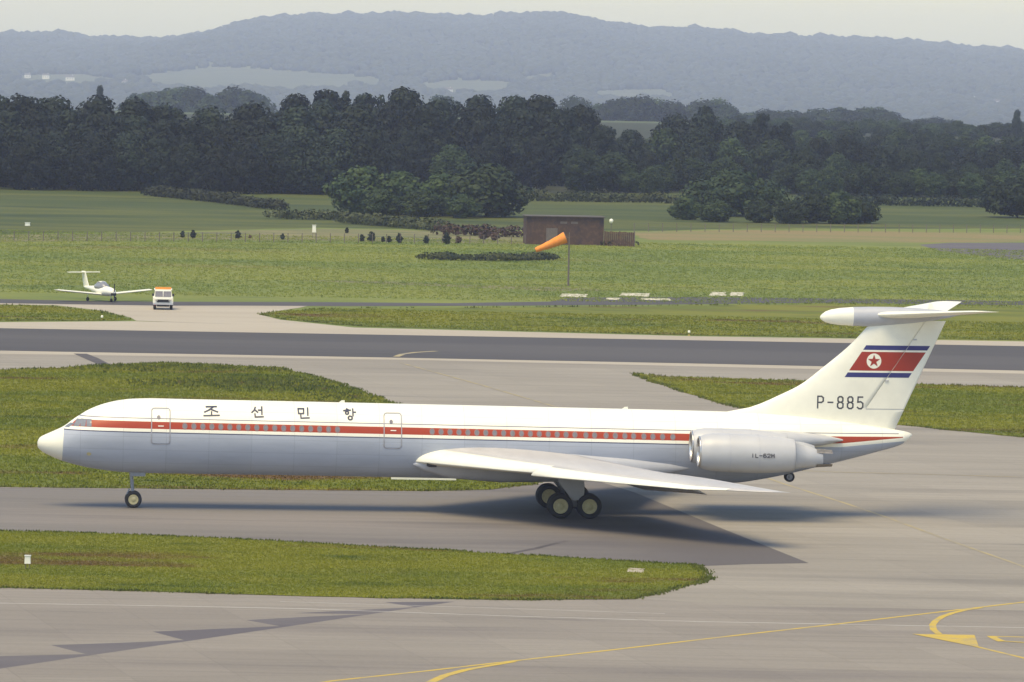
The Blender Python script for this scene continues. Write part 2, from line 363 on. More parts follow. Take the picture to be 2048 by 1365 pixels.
# grass blades
def inside(P, poly):
    poly = np.asarray(poly); x, y = P[:, 0], P[:, 1]; c = np.zeros(len(P), bool); j = len(poly) - 1
    for i in range(len(poly)):
        xi, yi = poly[i]; xj, yj = poly[j]
        m = ((yi > y) != (yj > y)) & (x < (xj - xi) * (y - yi) / (yj - yi + 1e-12) + xi); c ^= m; j = i
    return c
def tufts(name, P, h, w, mat, z0=.03, blades=3):
    n = len(P); P = np.repeat(P, blades, 0); k = len(P)
    P = P + rng.normal(0, w * .7, (k, 2)); a = rng.uniform(0, np.pi, k); hh = h * rng.uniform(.5, 1.3, k); ww = w * rng.uniform(.5, 1.2, k)
    d = np.stack([np.cos(a), np.sin(a)], 1) * ww[:, None] / 2; lean = rng.normal(0, .3, (k, 2)) * hh[:, None]
    V = np.zeros((k, 3, 3)); V[:, 0, :2] = P - d; V[:, 1, :2] = P + d; V[:, 2, :2] = P + lean
    V[:, :2, 2] = z0 - .01; V[:, 2, 2] = z0 + hh
    return props(link(name, fast_mesh(name, V.reshape(-1, 3), np.arange(k * 3).reshape(-1, 3), mat)), kind='stuff')
def fill(poly, dens, xlim, ylim):
    n = int((xlim[1] - xlim[0]) * (ylim[1] - ylim[0]) * dens)
    P = np.stack([rng.uniform(*xlim, n), rng.uniform(*ylim, n)], 1)
    return P[inside(P, poly)]
def edge_pts(poly, dens, spread, xlim):
    A = np.asarray(poly); B = np.roll(A, -1, 0); L = np.linalg.norm(B - A, axis=1); out = []
    n = rng.poisson(L * dens); t = rng.uniform(0, 1, n.sum())
    a = np.repeat(A, n, 0); b = np.repeat(B, n, 0)
    P = a + (b - a) * t[:, None] + rng.normal(0, spread, (len(t), 2))
    clump = np.sin(P[:, 0] * .9 + 1.7 * np.sin(P[:, 0] * .37)) + np.sin(P[:, 1] * .8 + P[:, 0] * .3)
    return P[(np.abs(P[:, 0]) < xlim) & (clump > rng.uniform(-1.6, 1.6, len(P)))]
T = [tufts('grass', fill(ISL['near'], 52, (-36, 30), (262, 320)), .065, .055, M['tuft']),
     tufts('grass', fill(ISL['mid'], 14, (-46, 12), (325, 480)), .10, .11, M['tuft']),
     tufts('grass', fill(ISL['right'], 13, (4, 52), (350, 460)), .10, .11, M['tuft']),
     tufts('grass', fill(ISL['isl_far'], 5, (-30, 62), (480, 560)), .11, .15, M['tuft']),
     tufts('grass', fill(ISL['isl_left'], 5, (-60, -30), (500, 570)), .11, .15, M['tuft']),
     tufts('grass', fill([(-70, 581), (-8, 585), (30, 590), (90, 590), (110, 770), (-90, 770)], 2.4, (-90, 110), (580, 770)), .11, .20, M['tuft_far'], 0)]
for key, dens, h in (('near', 22, .10), ('mid', 12, .15), ('right', 10, .15), ('isl_far', 5, .18), ('isl_left', 5, .18)):
    tufts('edge_grass', edge_pts(ISL[key], dens, .15, 75), h, .12, M['tuft_edge'])
# coarse dark weeds in the middle verge
def blob_pts(pix, n, sx, sy):
    c = G(*pix); return np.stack([rng.normal(c[0], sx, n), rng.normal(c[1], sy, n)], 1)
weeds = np.concatenate([blob_pts((290, 737), 260, 4.5, 3), blob_pts((400, 736), 300, 4.5, 3), blob_pts((430, 770), 420, 3.5, 3), blob_pts((540, 764), 520, 3.5, 4), blob_pts((600, 778), 300, 3, 3), blob_pts((700, 795), 160, 2, 3)])
tufts('rough_grass', weeds[inside(weeds, ISL['mid'])], .20, .22, M['tuft_edge'])

# ------------------------------------------------------------------ trees
def leaf_quads(rng, lobes, n, size, flat=.85):
    C = np.array([l[0] for l in lobes]); Rr = np.array([l[1] for l in lobes])
    wgt = (Rr[:, 0] * Rr[:, 2]); wgt = wgt / wgt.sum()
    i = rng.choice(len(lobes), n, p=wgt)
    d = rng.normal(0, 1, (n, 3)); d /= np.linalg.norm(d, axis=1)[:, None]
    rr = np.where(rng.uniform(0, 1, n) < .8, rng.uniform(.82, 1.08, n), rng.uniform(.3, .85, n))
    P = C[i] + d * Rr[i] * rr[:, None]
    nn = d + rng.normal(0, .34, (n, 3)); nn[:, 2] += .25; nn /= np.linalg.norm(nn, axis=1)[:, None]
    t = np.cross(nn, rng.normal(0, 1, (n, 3))); t /= np.linalg.norm(t, axis=1)[:, None] + 1e-9; b = np.cross(nn, t)
    s = size * rng.uniform(.55, 1.35, n)[:, None] / 2
    V = np.stack([P - t * s - b * s * flat, P + t * s - b * s * flat, P + t * s + b * s * flat, P - t * s + b * s * flat], 1)
    keep = P[:, 2] > .15
    return V[keep].reshape(-1, 3)
def quads_mesh(name, V, mat):
    return fast_mesh(name, V, np.arange(len(V)).reshape(-1, 4), mat)
def trunk_mesh(rng, h, r, limbs=5):
    m = MB(); m.tube([(0, 0, -.1), (r * .2, 0, h * .3), (-r * .3, r * .2, h * .62), (r * .2, 0, h * .85)], [r * 1.25, r, r * .6, r * .2], 8)
    for k in range(limbs):
        a = 2 * math.pi * k / limbs + rng.uniform(-.4, .4); z = h * rng.uniform(.25, .5); L = h * rng.uniform(.22, .34)
        m.tube([(0, 0, z), (math.cos(a) * L * .5, math.sin(a) * L * .5, z + L * .35), (math.cos(a) * L, math.sin(a) * L, z + L * .8)], [r * .5, r * .35, r * .1], 6)
    return m.mesh('trunk', M['bark'])
def make_tree(seed, h, w, mat, n, leaf, low=.10, spiky=0, lobes_n=13, droop=1.0):
    """crown of overlapping leaf clumps round a full core that reaches down to low*h"""
    g = np.random.default_rng(seed); lobes = []; cz = h * (.5 + low / 2); hz_ = h * (1 - low) / 2
    for k in range(lobes_n):
        t = -1 + 2 * (k + .5) / lobes_n; a = 2.4 * k + g.uniform(-.5, .5)
        wid = w / 2 * max(.25, 1 - abs(t + .15) ** 2.6) ** .6
        lr = w * g.uniform(.14, .22); rr = max(0, wid - lr * .8) * g.uniform(.85, 1.12)
        lobes.append(((math.cos(a) * rr, math.sin(a) * rr, cz + t * (hz_ - lr * .6)), (lr * 1.15, lr * 1.15, lr * .85 * droop)))
    lobes.append(((0, 0, cz - hz_ * .12), (w * .38, w * .38, hz_ * .80)))
    lobes.append(((g.uniform(-.08, .08) * w, g.uniform(-.08, .08) * w, h * .90), (w * .2, w * .2, h * .10)))
    for k in range(spiky):
        a = g.uniform(0, 6.28); rr = w * g.uniform(.05, .34)
        lobes.append(((math.cos(a) * rr, math.sin(a) * rr, h * g.uniform(.84, .95)), (w * .07, w * .07, h * .07)))
    return quads_mesh('crown', leaf_quads(g, lobes, n, leaf), mat), trunk_mesh(g, h * .8, max(.14, h * .018))
PT = {'wood': [make_tree(s, 17, 13.5 + s % 3, M['leaf_dark'], 7500, .56, .0, 0, 28) for s in range(11, 16)],
      'tall': [make_tree(s, 19, 12 + s % 3, M['leaf_dark'], 7500, .56, .0, 4, 28) for s in range(21, 26)],
      'mid': [make_tree(s, 13, 12 + s % 3, M['leaf_mid'], 6200, .52, .0, 0, 24) for s in range(31, 36)],
      'bush': [make_tree(s, 7.5, 8.2 + (s % 3) * .8, M['leaf_light'], 5600, .40, .0, 0, 20) for s in range(41, 46)],
      'wide': [make_tree(s, 8, 15, M['leaf_mid'], 7500, .44, .0, 0, 26, .6) for s in range(51, 53)],
      'shrub': [make_tree(s, 2.0, 1.6, M['leaf_dark'], 520, .20, .0, 1, 7) for s in range(61, 64)],
      'rust': [make_tree(s, 1.8, 2.2, M['leaf_brown'], 300, .26, .0, 0, 6) for s in range(71, 73)]}
PH = {'wood': 17, 'tall': 19, 'mid': 13, 'bush': 7.5, 'wide': 8, 'shrub': 2.0, 'rust': 1.8}
def tree(name, kind, loc, h, label, cat='tree', group=None, wide=1.0, k=None):
    crown, trunk = PT[kind][(k if k is not None else random.randrange(99)) % len(PT[kind])]
    o = thing(name, loc, random.uniform(0, 6.28), label, cat, group); s = h / PH[kind]
    link('trunk', trunk, o); link('crown', crown, o)
    o.scale = (s * wide, s * wide, s); return o
def top_height(px, py, Y):
    return at_depth(px, py, Y)[2]
# skyline of the woods, as tree tops measured along the picture, rebuilt as tree heights on the flat land
XS = [-200, 0, 60, 150, 200, 260, 330, 400, 470, 490, 520, 560, 590, 625, 660, 700, 740, 770, 820, 850, 875, 890, 920, 960, 1000, 1050, 1100, 1130, 1150, 1190, 1215, 1240, 1262, 1285, 1330, 1380, 1410, 1440, 1500, 1530, 1560, 1600, 1650, 1700, 1740, 1770, 1800, 1850, 1900, 1950, 2000, 2048, 2250]
YS = [186, 183, 188, 188, 188, 190, 204, 207, 214, 206, 196, 192, 180, 170, 176, 178, 182, 175, 172, 180, 190, 210, 190, 181, 184, 186, 186, 190, 200, 210, 228, 248, 256, 234, 222, 230, 220, 242, 236, 240, 250, 256, 270, 266, 276, 292, 286, 296, 300, 288, 282, 272, 268]
def skyline(px): return float(np.interp(px, XS, YS))
def wood_row(kind, x0, x1, Y, step, off, label, group, jitter=8, wide=1.0, taper=None):
    x = x0
    while x < x1:
        Yt = Y + random.uniform(-jitter, jitter); py = skyline(x) + off + random.uniform(0, 6)
        h = max(4.0, top_height(x, py, Yt)); p = at_depth(x, 300, Yt)
        tree('tree', kind, (p[0], Yt, 0), h, label, 'tree', group, wide)
        x += step * random.uniform(.75, 1.25) * F_PX / Y
LW = 'dark tree packed in the wood behind the left meadow'
wood_row('wood', -140, 770, 976, 5.5, 75, LW, 'trees of the left wood', 5, .95)
wood_row('wood', -140, 770, 990, 6.0, 34, LW, 'trees of the left wood', 4)
wood_row('wood', -150, 560, 1008, 6.5, 4, LW, 'trees of the left wood', 4)
MW = 'tall dark tree in the high wood behind the bushes and shed'
wood_row('tall', 500, 1240, 1090, 7.0, 4, MW, 'trees of the tall middle wood', 8)
wood_row('tall', 560, 1235, 1070, 7.5, 26, MW, 'trees of the tall middle wood', 6)
wood_row('tall', 720, 1260, 1050, 7.5, 85, MW, 'trees of the tall middle wood', 5, .9)
RW = 'rounded tree in the wood behind the right-hand meadow'
wood_row('wood', 1262, 2200, 1180, 7.5, 3, RW, 'trees of the right wood', 10, 1.05)
wood_row('mid', 1250, 2200, 1140, 8.0, 34, RW, 'trees of the right wood', 8, 1.0)
wood_row('wood', 1240, 2200, 1100, 7.5, 70, RW, 'trees of the right wood', 6, .95)
wood_row('mid', 1560, 2200, 1066, 7.0, 108, RW, 'trees of the right wood', 6, .95)
for px, top in ((1778, 292), (1808, 300), (1836, 302), (1880, 305), (1262, 262)):
    p = at_depth(px, 300, 1120); tree('tree', 'wood', (p[0], 1120, 0), top_height(px, top, 1120), RW, 'tree', 'trees of the right wood', 1.0)
for px, top, Y, lab in ((905, 292, 1035, 'mid-green tree between the bushes and the tall middle wood'), (1170, 298, 1030, 'pale green round tree in front of the tall middle wood'),
                        (1230, 305, 1036, 'pale green tree right of the round one, against the tall wood'), (1300, 335, 1028, 'low green tree above the long straight hedge'),
                        (1660, 335, 1040, 'light green tree behind the wide flat-topped tree'), (1730, 325, 1044, 'light green tree beside the dark trees right of the wide tree'),
                        (1450, 315, 1050, 'green tree rising right behind the wide flat-topped tree')):
    p = at_depth(px, 300, Y); tree('tree', 'mid', (p[0], Y, 0), top_height(px, top, Y), lab, wide=1.1)
for px, top, lab in ((1412, 214, 'narrow dark tree sticking up on the skyline right of the tall wood'), (1520, 228, 'small dark tree sticking up on the right wood skyline'), (1572, 246, 'dark tree at the end of the raised right skyline')):
    p = at_depth(px, 300, 1190); tree('tree', 'tall', (p[0], 1190, 0), top_height(px, top, 1190), lab, wide=.62)
for px, top, Y in ((1262, 338, 1034), (1318, 330, 1040), (1350, 322, 1052), (1392, 318, 1060), (1590, 328, 1052), (1625, 340, 1046), (1695, 344, 1048), (1765, 336, 1046), (1800, 345, 1042), (1838, 338, 1048), (1872, 346, 1044), (1908, 340, 1048), (1945, 346, 1044), (1980, 338, 1048), (2014, 342, 1046), (2060, 336, 1048), (2110, 336, 1048)):
    p = at_depth(px, 300, Y); tree('tree', 'mid', (p[0], Y, 0), top_height(px, top, Y), 'low tree at the front edge of the right wood behind the hedges', 'tree', 'front edge of the right wood', 1.25)
# bushes in front of the woods
def bush(px, base, top, kind, label, wide=1.0, k=None, name='tree'):
    b = G(px, base); Y = b[1]; h = at_depth(px, top, Y)[2]
    return tree(name, kind, (b[0], Y, 0), h, label, 'tree' if name == 'tree' else 'bush', None, wide, k)
bush(722, 428, 335, 'bush', 'leftmost round-crowned tree of the clump left of the shed', 1.15, 0)
bush(802, 430, 343, 'bush', 'second tree from the left in the clump left of the shed', 1.1, 1)
bush(880, 432, 348, 'bush', 'third tree from the left in the clump left of the shed', 1.05, 2)
bush(972, 434, 330, 'bush', 'largest and rightmost tree of the clump left of the shed', 1.30, 3)
bush(760, 432, 378, 'bush', 'low bush in front of the clump between its first two trees', 1.3, 4, 'bush')
bush(840, 434, 382, 'bush', 'low bush filling the clump below its second and third trees', 1.4, 0, 'bush')
bush(925, 437, 388, 'bush', 'low bush at the foot of the clump beside its largest tree', 1.3, 1, 'bush')
bush(1470, 432, 341, 'wide', 'wide flat-topped tree standing alone before the right wood', 1.25, 0)
bush(1372, 440, 395, 'bush', 'low bush at the left foot of the wide flat-topped tree', 1.2, 2, 'bush')
bush(1432, 444, 400, 'bush', 'low bush below the middle of the wide flat-topped tree', 1.3, 3, 'bush')
bush(1520, 446, 400, 'bush', 'low bush below the right side of the wide flat-topped tree', 1.2, 4, 'bush')
bush(1580, 448, 402, 'bush', 'bush between the wide tree and the three bushes on its right', 1.2, 0, 'bush')
bush(1630, 447, 388, 'bush', 'leftmost of three bushes right of the wide flat-topped tree', 1.2, 1, 'bush')
bush(1680, 448, 385, 'bush', 'middle of three bushes right of the wide flat-topped tree', 1.15, 2, 'bush')
bush(1722, 447, 397, 'bush', 'rightmost of three bushes right of the wide flat-topped tree', 1.15, 3, 'bush')
bush(2035, 436, 352, 'wide', 'dark bushy tree at the right edge of the meadow', .95, 1)
SM = [(365, 476, 462, 'shrub', 'leftmost dark shrub on the field boundary'), (386, 477, 460, 'shrub', 'dark shrub second from left on the field boundary'),
      (476, 478, 461, 'shrub', 'lone dark shrub left of the white box on legs'), (565, 480, 467, 'shrub', 'small dark shrub just left of the white box on legs'),
      (694, 467, 455, 'shrub', 'small shrub standing back from the field boundary row'), (724, 484, 469, 'shrub', 'low dark shrub left of the tall one in the pair'),
      (743, 484, 463, 'shrub', 'taller dark shrub of the left pair below the hedge end'), (766, 485, 473, 'shrub', 'tiny shrub left of the dark round shrub'),
      (778, 486, 472, 'shrub', 'tiny shrub touching the dark round shrub'), (798, 487, 467, 'shrub', 'dark round shrub in the middle of the boundary row'),
      (852, 488, 471, 'shrub', 'cone-shaped dark shrub right of the round one'), (893, 489, 465, 'shrub', 'tallest cone-shaped dark shrub at the end of the row'),
      (917, 487, 473, 'rust', 'reddish brown shrub beside the tallest cone-shaped shrub'), (968, 480, 462, 'rust', 'reddish brown shrub left of the shed'),
      (990, 482, 464, 'rust', 'rusty brown shrub nearest the shed'), (500, 477, 470, 'rust', 'low brown shrub right of the lone dark shrub')]
for px, base, top, kind, lab in SM: bush(px, base, top, kind, lab, 1.0, None, 'shrub')

def hedge(pix, top_px, width, label, mat='leaf_hedge', dens=170, leaf=.30, name='hedge', cat='hedge'):
    P = [G(x, y) for x, y in pix]; base = P[len(P) // 2].copy(); base[2] = 0; Q = []; g = np.random.default_rng(int(pix[0][0]) + 500)
    for i in range(len(P) - 1):
        a, b = P[i], P[i + 1]; L = np.linalg.norm(b - a)
        n = max(2, int(L / 1.3))
        ha = at_depth(pix[i][0], pix[i][1] - top_px, a[1])[2]; hb = at_depth(pix[i + 1][0], pix[i + 1][1] - top_px, b[1])[2]
        for k in range(n):
            t = (k + .5) / n; p = a + (b - a) * t; h = (ha + (hb - ha) * t) * g.uniform(.8, 1.2)
            Q.append(((p[0] - base[0] + g.normal(0, .15), p[1] - base[1] + g.normal(0, .2), h * .40), (2.0, width / 2, h * .62)))
    me = quads_mesh('hedge', leaf_quads(g, Q, int(len(Q) * dens), leaf), M[mat])
    o = link(name, me); o.location = base
    return props(o, label, cat)
hedge([(1040, 402), (1120, 404), (1200, 405), (1280, 406), (1360, 408)], 20, 2.4, 'long straight hedge across the meadow right of the clump of trees')
hedge([(300, 392), (380, 399), (470, 409), (556, 420)], 20, 2.6, 'hedge running down the meadow from the left wood')
hedge([(545, 438), (610, 440), (690, 440)], 20, 2.6, 'short hedge below the end of the sloping hedge', 'leaf_hedge')
hedge([(690, 446), (760, 452), (830, 458), (888, 463)], 22, 3.0, 'hedge in front of the clump of trees')
hedge([(1590, 408), (1750, 411), (1900, 414), (2100, 418)], 20, 2.6, 'dark hedge along the far side of the right meadow', 'leaf_dark')
hedge([(880, 470), (960, 472), (1052, 476)], 22, 2.6, 'rough brownish hedge running up to the shed', 'leaf_brown')
hedge([(850, 519), (920, 521), (1000, 522), (1060, 521), (1095, 519)], 14, 4.5, 'low weedy mound on the grass left of the windsock', 'leaf_hedge', 300, .24, 'weed_mound', 'mound')
hedge([(1212, 492), (1264, 493)], 12, 1.2, 'strip of weeds along the foot of the low fence', 'leaf_hedge', 160, .24, 'weed_strip', 'weeds')

# ------------------------------------------------------------------ hills and far woods
RY = 13000.0
HX = [-500, 0, 70, 140, 190, 250, 300, 350, 390, 420, 460, 490, 520, 560, 620, 700, 840, 900, 960, 1010, 1100, 1150, 1200, 1300, 1400, 1500, 1600, 1700, 1800, 1900, 2048, 2500]
HYs = [74, 72, 70, 70, 80, 79, 79, 80, 72, 67, 62, 48, 42, 37, 35, 32, 31, 37, 37, 33, 29, 36, 46, 59, 60, 72, 77, 80, 85, 94, 106, 116]
hx = np.array([at_depth(a, 100, RY)[0] for a in HX]); hz = np.array([at_depth(a, b + 6, RY)[2] for a, b in zip(HX, HYs)])
def hill_z(X, Y):
    """ground falls into a broad valley beyond the airfield, then rises to the wooded ridge"""
    r = np.interp(X, hx, hz); VAL = -62.0
    sm = lambda a, b_: (lambda t: t * t * (3 - 2 * t))(np.clip((Y - a) / (b_ - a), 0, 1))
    t = np.clip((Y - 7200) / (RY - 7200), 0, 1); rise = .55 * (t * t * (3 - 2 * t)) + .45 * t
    dn = np.clip((Y - RY) / 1500, 0, 1)
    return VAL * sm(2000, 3700) + (r - VAL) * rise * (1 - .25 * dn * dn) + np.sin(X * .008 + Y * .003) * 14 * t * (1 - t)
nx, ny = 160, 90
gx = np.linspace(-2800, 2800, nx); gy = np.linspace(2000, 14100, ny); XX, YY = np.meshgrid(gx, gy)
V = np.stack([XX, YY, hill_z(XX, YY)], -1).reshape(-1, 3)
idx = np.arange(nx * ny).reshape(ny, nx); Fq = np.stack([idx[:-1, :-1], idx[:-1, 1:], idx[1:, 1:], idx[1:, :-1]], -1).reshape(-1, 4)
M['hill'] = surface('hill_ground', [(.07, .09, .04), ((.11, .13, .055), .45, .65)], [.006], 1.0)
M['pale_field'] = surface('pale_hill_field', [(.060, .075, .038), ((.085, .095, .048), .4, .6)], [.02], 1.0)
props(link('hills', fast_mesh('hills', V, Fq, M['hill'], True)), kind='structure')
# hazy trees beyond
FAR = 'hazy blue tree in the distant row beyond the woods'
def far_tree(px, top, Y, kind='mid', wide=1.0):
    p = at_depth(px, 300, Y); zb = float(hill_z(p[0], Y)); h = top_height(px, top, Y) - zb
    tree('tree', kind, (p[0], Y, zb), max(5, h), FAR, 'tree', 'distant hazy trees', wide)
for px, top in ((270, 188), (300, 184), (330, 178), (360, 174), (390, 178), (420, 190), (445, 184), (470, 176), (495, 182), (520, 192)): far_tree(px + random.uniform(-5, 5), top, random.uniform(2520, 2620), 'mid', 1.1)
for px, top in ((885, 192), (1150, 196), (1195, 210), (1225, 200), (1250, 196), (1280, 194), (1310, 200), (1345, 204), (1400, 202), (1432, 200), (1455, 212)): far_tree(px, top, random.uniform(2540, 2660), 'mid', 1.1)
for px, top in ((1480, 232), (1500, 225), (1530, 220), (1555, 224), (1585, 222), (1610, 228), (1632, 218), (1680, 216), (1705, 222), (1730, 216), (1755, 216), (1780, 226), (1810, 240), (1840, 238), (1870, 236), (1900, 242), (1930, 250), (1960, 256), (1990, 256), (2020, 254), (2050, 256), (2080, 250)): far_tree(px, top, random.uniform(2500, 2640), 'mid', 1.35)
for px, top in ((1600, 262), (1650, 262), (1700, 258), (1760, 262), (1800, 258), (1850, 262), (1890, 268), (1930, 272), (1970, 272), (2020, 272), (2060, 270)): far_tree(px, top, random.uniform(1380, 1450), 'mid', 1.3)
for k in range(26): far_tree(1455 + 25.5 * k, 240 + .055 * 25.5 * k + random.uniform(-5, 6), random.uniform(1740, 1860), 'mid', 1.5)
for px, top in ((198, 172), (2032, 220)): far_tree(px, top, 1650, 'tall', .45)

def hill_pt(px, py):
    d = ray(px, py); Ys = np.linspace(4900, 13200, 900); P = EYE + d * (Ys / d[1])[:, None]
    k = np.argmax(P[:, 2] < hill_z(P[:, 0], P[:, 1])); return P[k]
def hill_field(pix):
    P = [hill_pt(*p) for p in pix]; xs = [p[0] for p in P]; ys = [p[1] for p in P]
    gx = np.linspace(min(xs), max(xs), 22); gy = np.linspace(min(ys), max(ys), 30); cells = []; vv = []
    poly = [(p[0], p[1]) for p in P]
    for j in range(29):
        for i in range(21):
            c = np.array([[(gx[i] + gx[i + 1]) / 2, (gy[j] + gy[j + 1]) / 2]])
            if inside(c, poly)[0]:
                for a, b in ((i, j), (i + 1, j), (i + 1, j + 1), (i, j + 1)): vv.append((gx[a], gy[b], float(hill_z(gx[a], gy[b])) + 1.0))
    if vv: props(link('hill_field', fast_mesh('hill_field', vv, np.arange(len(vv)).reshape(-1, 4), M['pale_field'])), kind='structure')
    return poly
HF = [hill_field(p) for p in ([(250, 158), (330, 146), (420, 136), (520, 139), (640, 148), (760, 158), (760, 178), (560, 186), (380, 184), (290, 172)],
                              [(830, 172), (900, 162), (1010, 164), (1026, 186), (930, 196), (860, 192)],
                              [(1040, 158), (1110, 146), (1120, 160), (1060, 172)], [(1170, 186), (1330, 180), (1360, 200), (1200, 205)], [(40, 152), (170, 150), (260, 166), (150, 176), (30, 170)])]
# crowns covering the hill: one mass
n = 52000
P = np.stack([rng.uniform(-1550, 1550, n), rng.uniform(6200, 13120, n)], 1)
P = P[np.abs(P[:, 0]) < P[:, 1] * .118]
keep = np.ones(len(P), bool)
for poly in HF: keep &= ~inside(P, poly)
P = P[keep]
ridge = np.stack([rng.uniform(-1500, 1500, 3600), rng.uniform(12850, 13100, 3600)], 1); P = np.concatenate([P, ridge])
ph = (1 + 5 ** .5) / 2
ico = np.array([(-1, ph, 0), (1, ph, 0), (-1, -ph, 0), (1, -ph, 0), (0, -1, ph), (0, 1, ph), (0, -1, -ph), (0, 1, -ph), (ph, 0, -1), (ph, 0, 1), (-ph, 0, -1), (-ph, 0, 1)]) / 1.9
icf = np.array([(0, 11, 5), (0, 5, 1), (0, 1, 7), (0, 7, 10), (0, 10, 11), (1, 5, 9), (5, 11, 4), (11, 10, 2), (10, 7, 6), (7, 1, 8), (3, 9, 4), (3, 4, 2), (3, 2, 6), (3, 6, 8), (3, 8, 9), (4, 9, 5), (2, 4, 11), (6, 2, 10), (8, 6, 7), (9, 8, 1)])
k = len(P); rr = rng.uniform(5.0, 10.5, k) * np.where(P[:, 1] > 12800, rng.uniform(.8, 1.35, k), 1) * np.where(rng.uniform(0, 1, k) < .12, 1.35, 1)
Vc = ico[None] * (rr[:, None, None] * rng.uniform(.8, 1.2, (k, 12, 1))) * np.array([1, 1, .8])
Vc[:, :, 0] += P[:, 0, None]; Vc[:, :, 1] += P[:, 1, None]; Vc[:, :, 2] += (hill_z(P[:, 0], P[:, 1]) + rr * .45)[:, None]
Fc = (icf[None] + (np.arange(k) * 12)[:, None, None]).reshape(-1, 3)
props(link('hill_wood', fast_mesh('hill_wood', Vc.reshape(-1, 3), Fc, M['leaf_far'])), kind='stuff')
# houses on the hill foot
def house(px, py, w, d, h, rz, label):
    p = hill_pt(px, py); o = thing('house', (p[0], p[1], float(hill_z(p[0], p[1]))), rz, label, 'house', 'white houses at the foot of the hills')
    w, d, h = w * 1.5, d * 1.5, h * 1.5
    MB().box((0, 0, h / 2), (w, d, h)).build('wall', M['house_wall'], o)
    r = MB(); r.add([(-w / 2 - .3, -d / 2 - .4, h), (w / 2 + .3, -d / 2 - .4, h), (w / 2 + .3, d / 2 + .4, h), (-w / 2 - .3, d / 2 + .4, h), (-w / 2 - .3, 0, h + d * .32), (w / 2 + .3, 0, h + d * .32)],
                    [(0, 1, 5, 4), (2, 3, 4, 5), (0, 4, 3), (1, 2, 5), (3, 2, 1, 0)]); r.build('roof', M['house_roof'], o)
    MB().box((w * .3, 0, h + d * .36), (.7, .7, 1.4)).build('chimney', M['house_wall'], o)
    for k in (-.28, 0, .28): MB().box((k * w, -d / 2 - .02, h * .62), (1.0, .08, 1.2)).build('window', M['glass'], o)
for a in ((55, 158, 6, 5, 4, .2, 'leftmost white house at the foot of the hills'), (92, 160, 7, 5, 4.5, -.1, 'white house second from left at the hill foot'), (140, 163, 9, 6, 4, .1, 'long white house third from left at the hill foot'),
          (244, 172, 11, 6, 4, 0, 'long pale house right of the thin dark tree at left'), (1945, 210, 6, 5, 6, .2, 'tall white house on the right below the hills'), (1975, 219, 5, 5, 4, -.2, 'small white house between the two right-hand houses'),
          (2000, 214, 12, 6, 5, 0, 'long white house at the far right below the hills'), (895, 190, 9, 6, 5, .3, 'white house by the pale field above the tall wood')):
    house(*a)

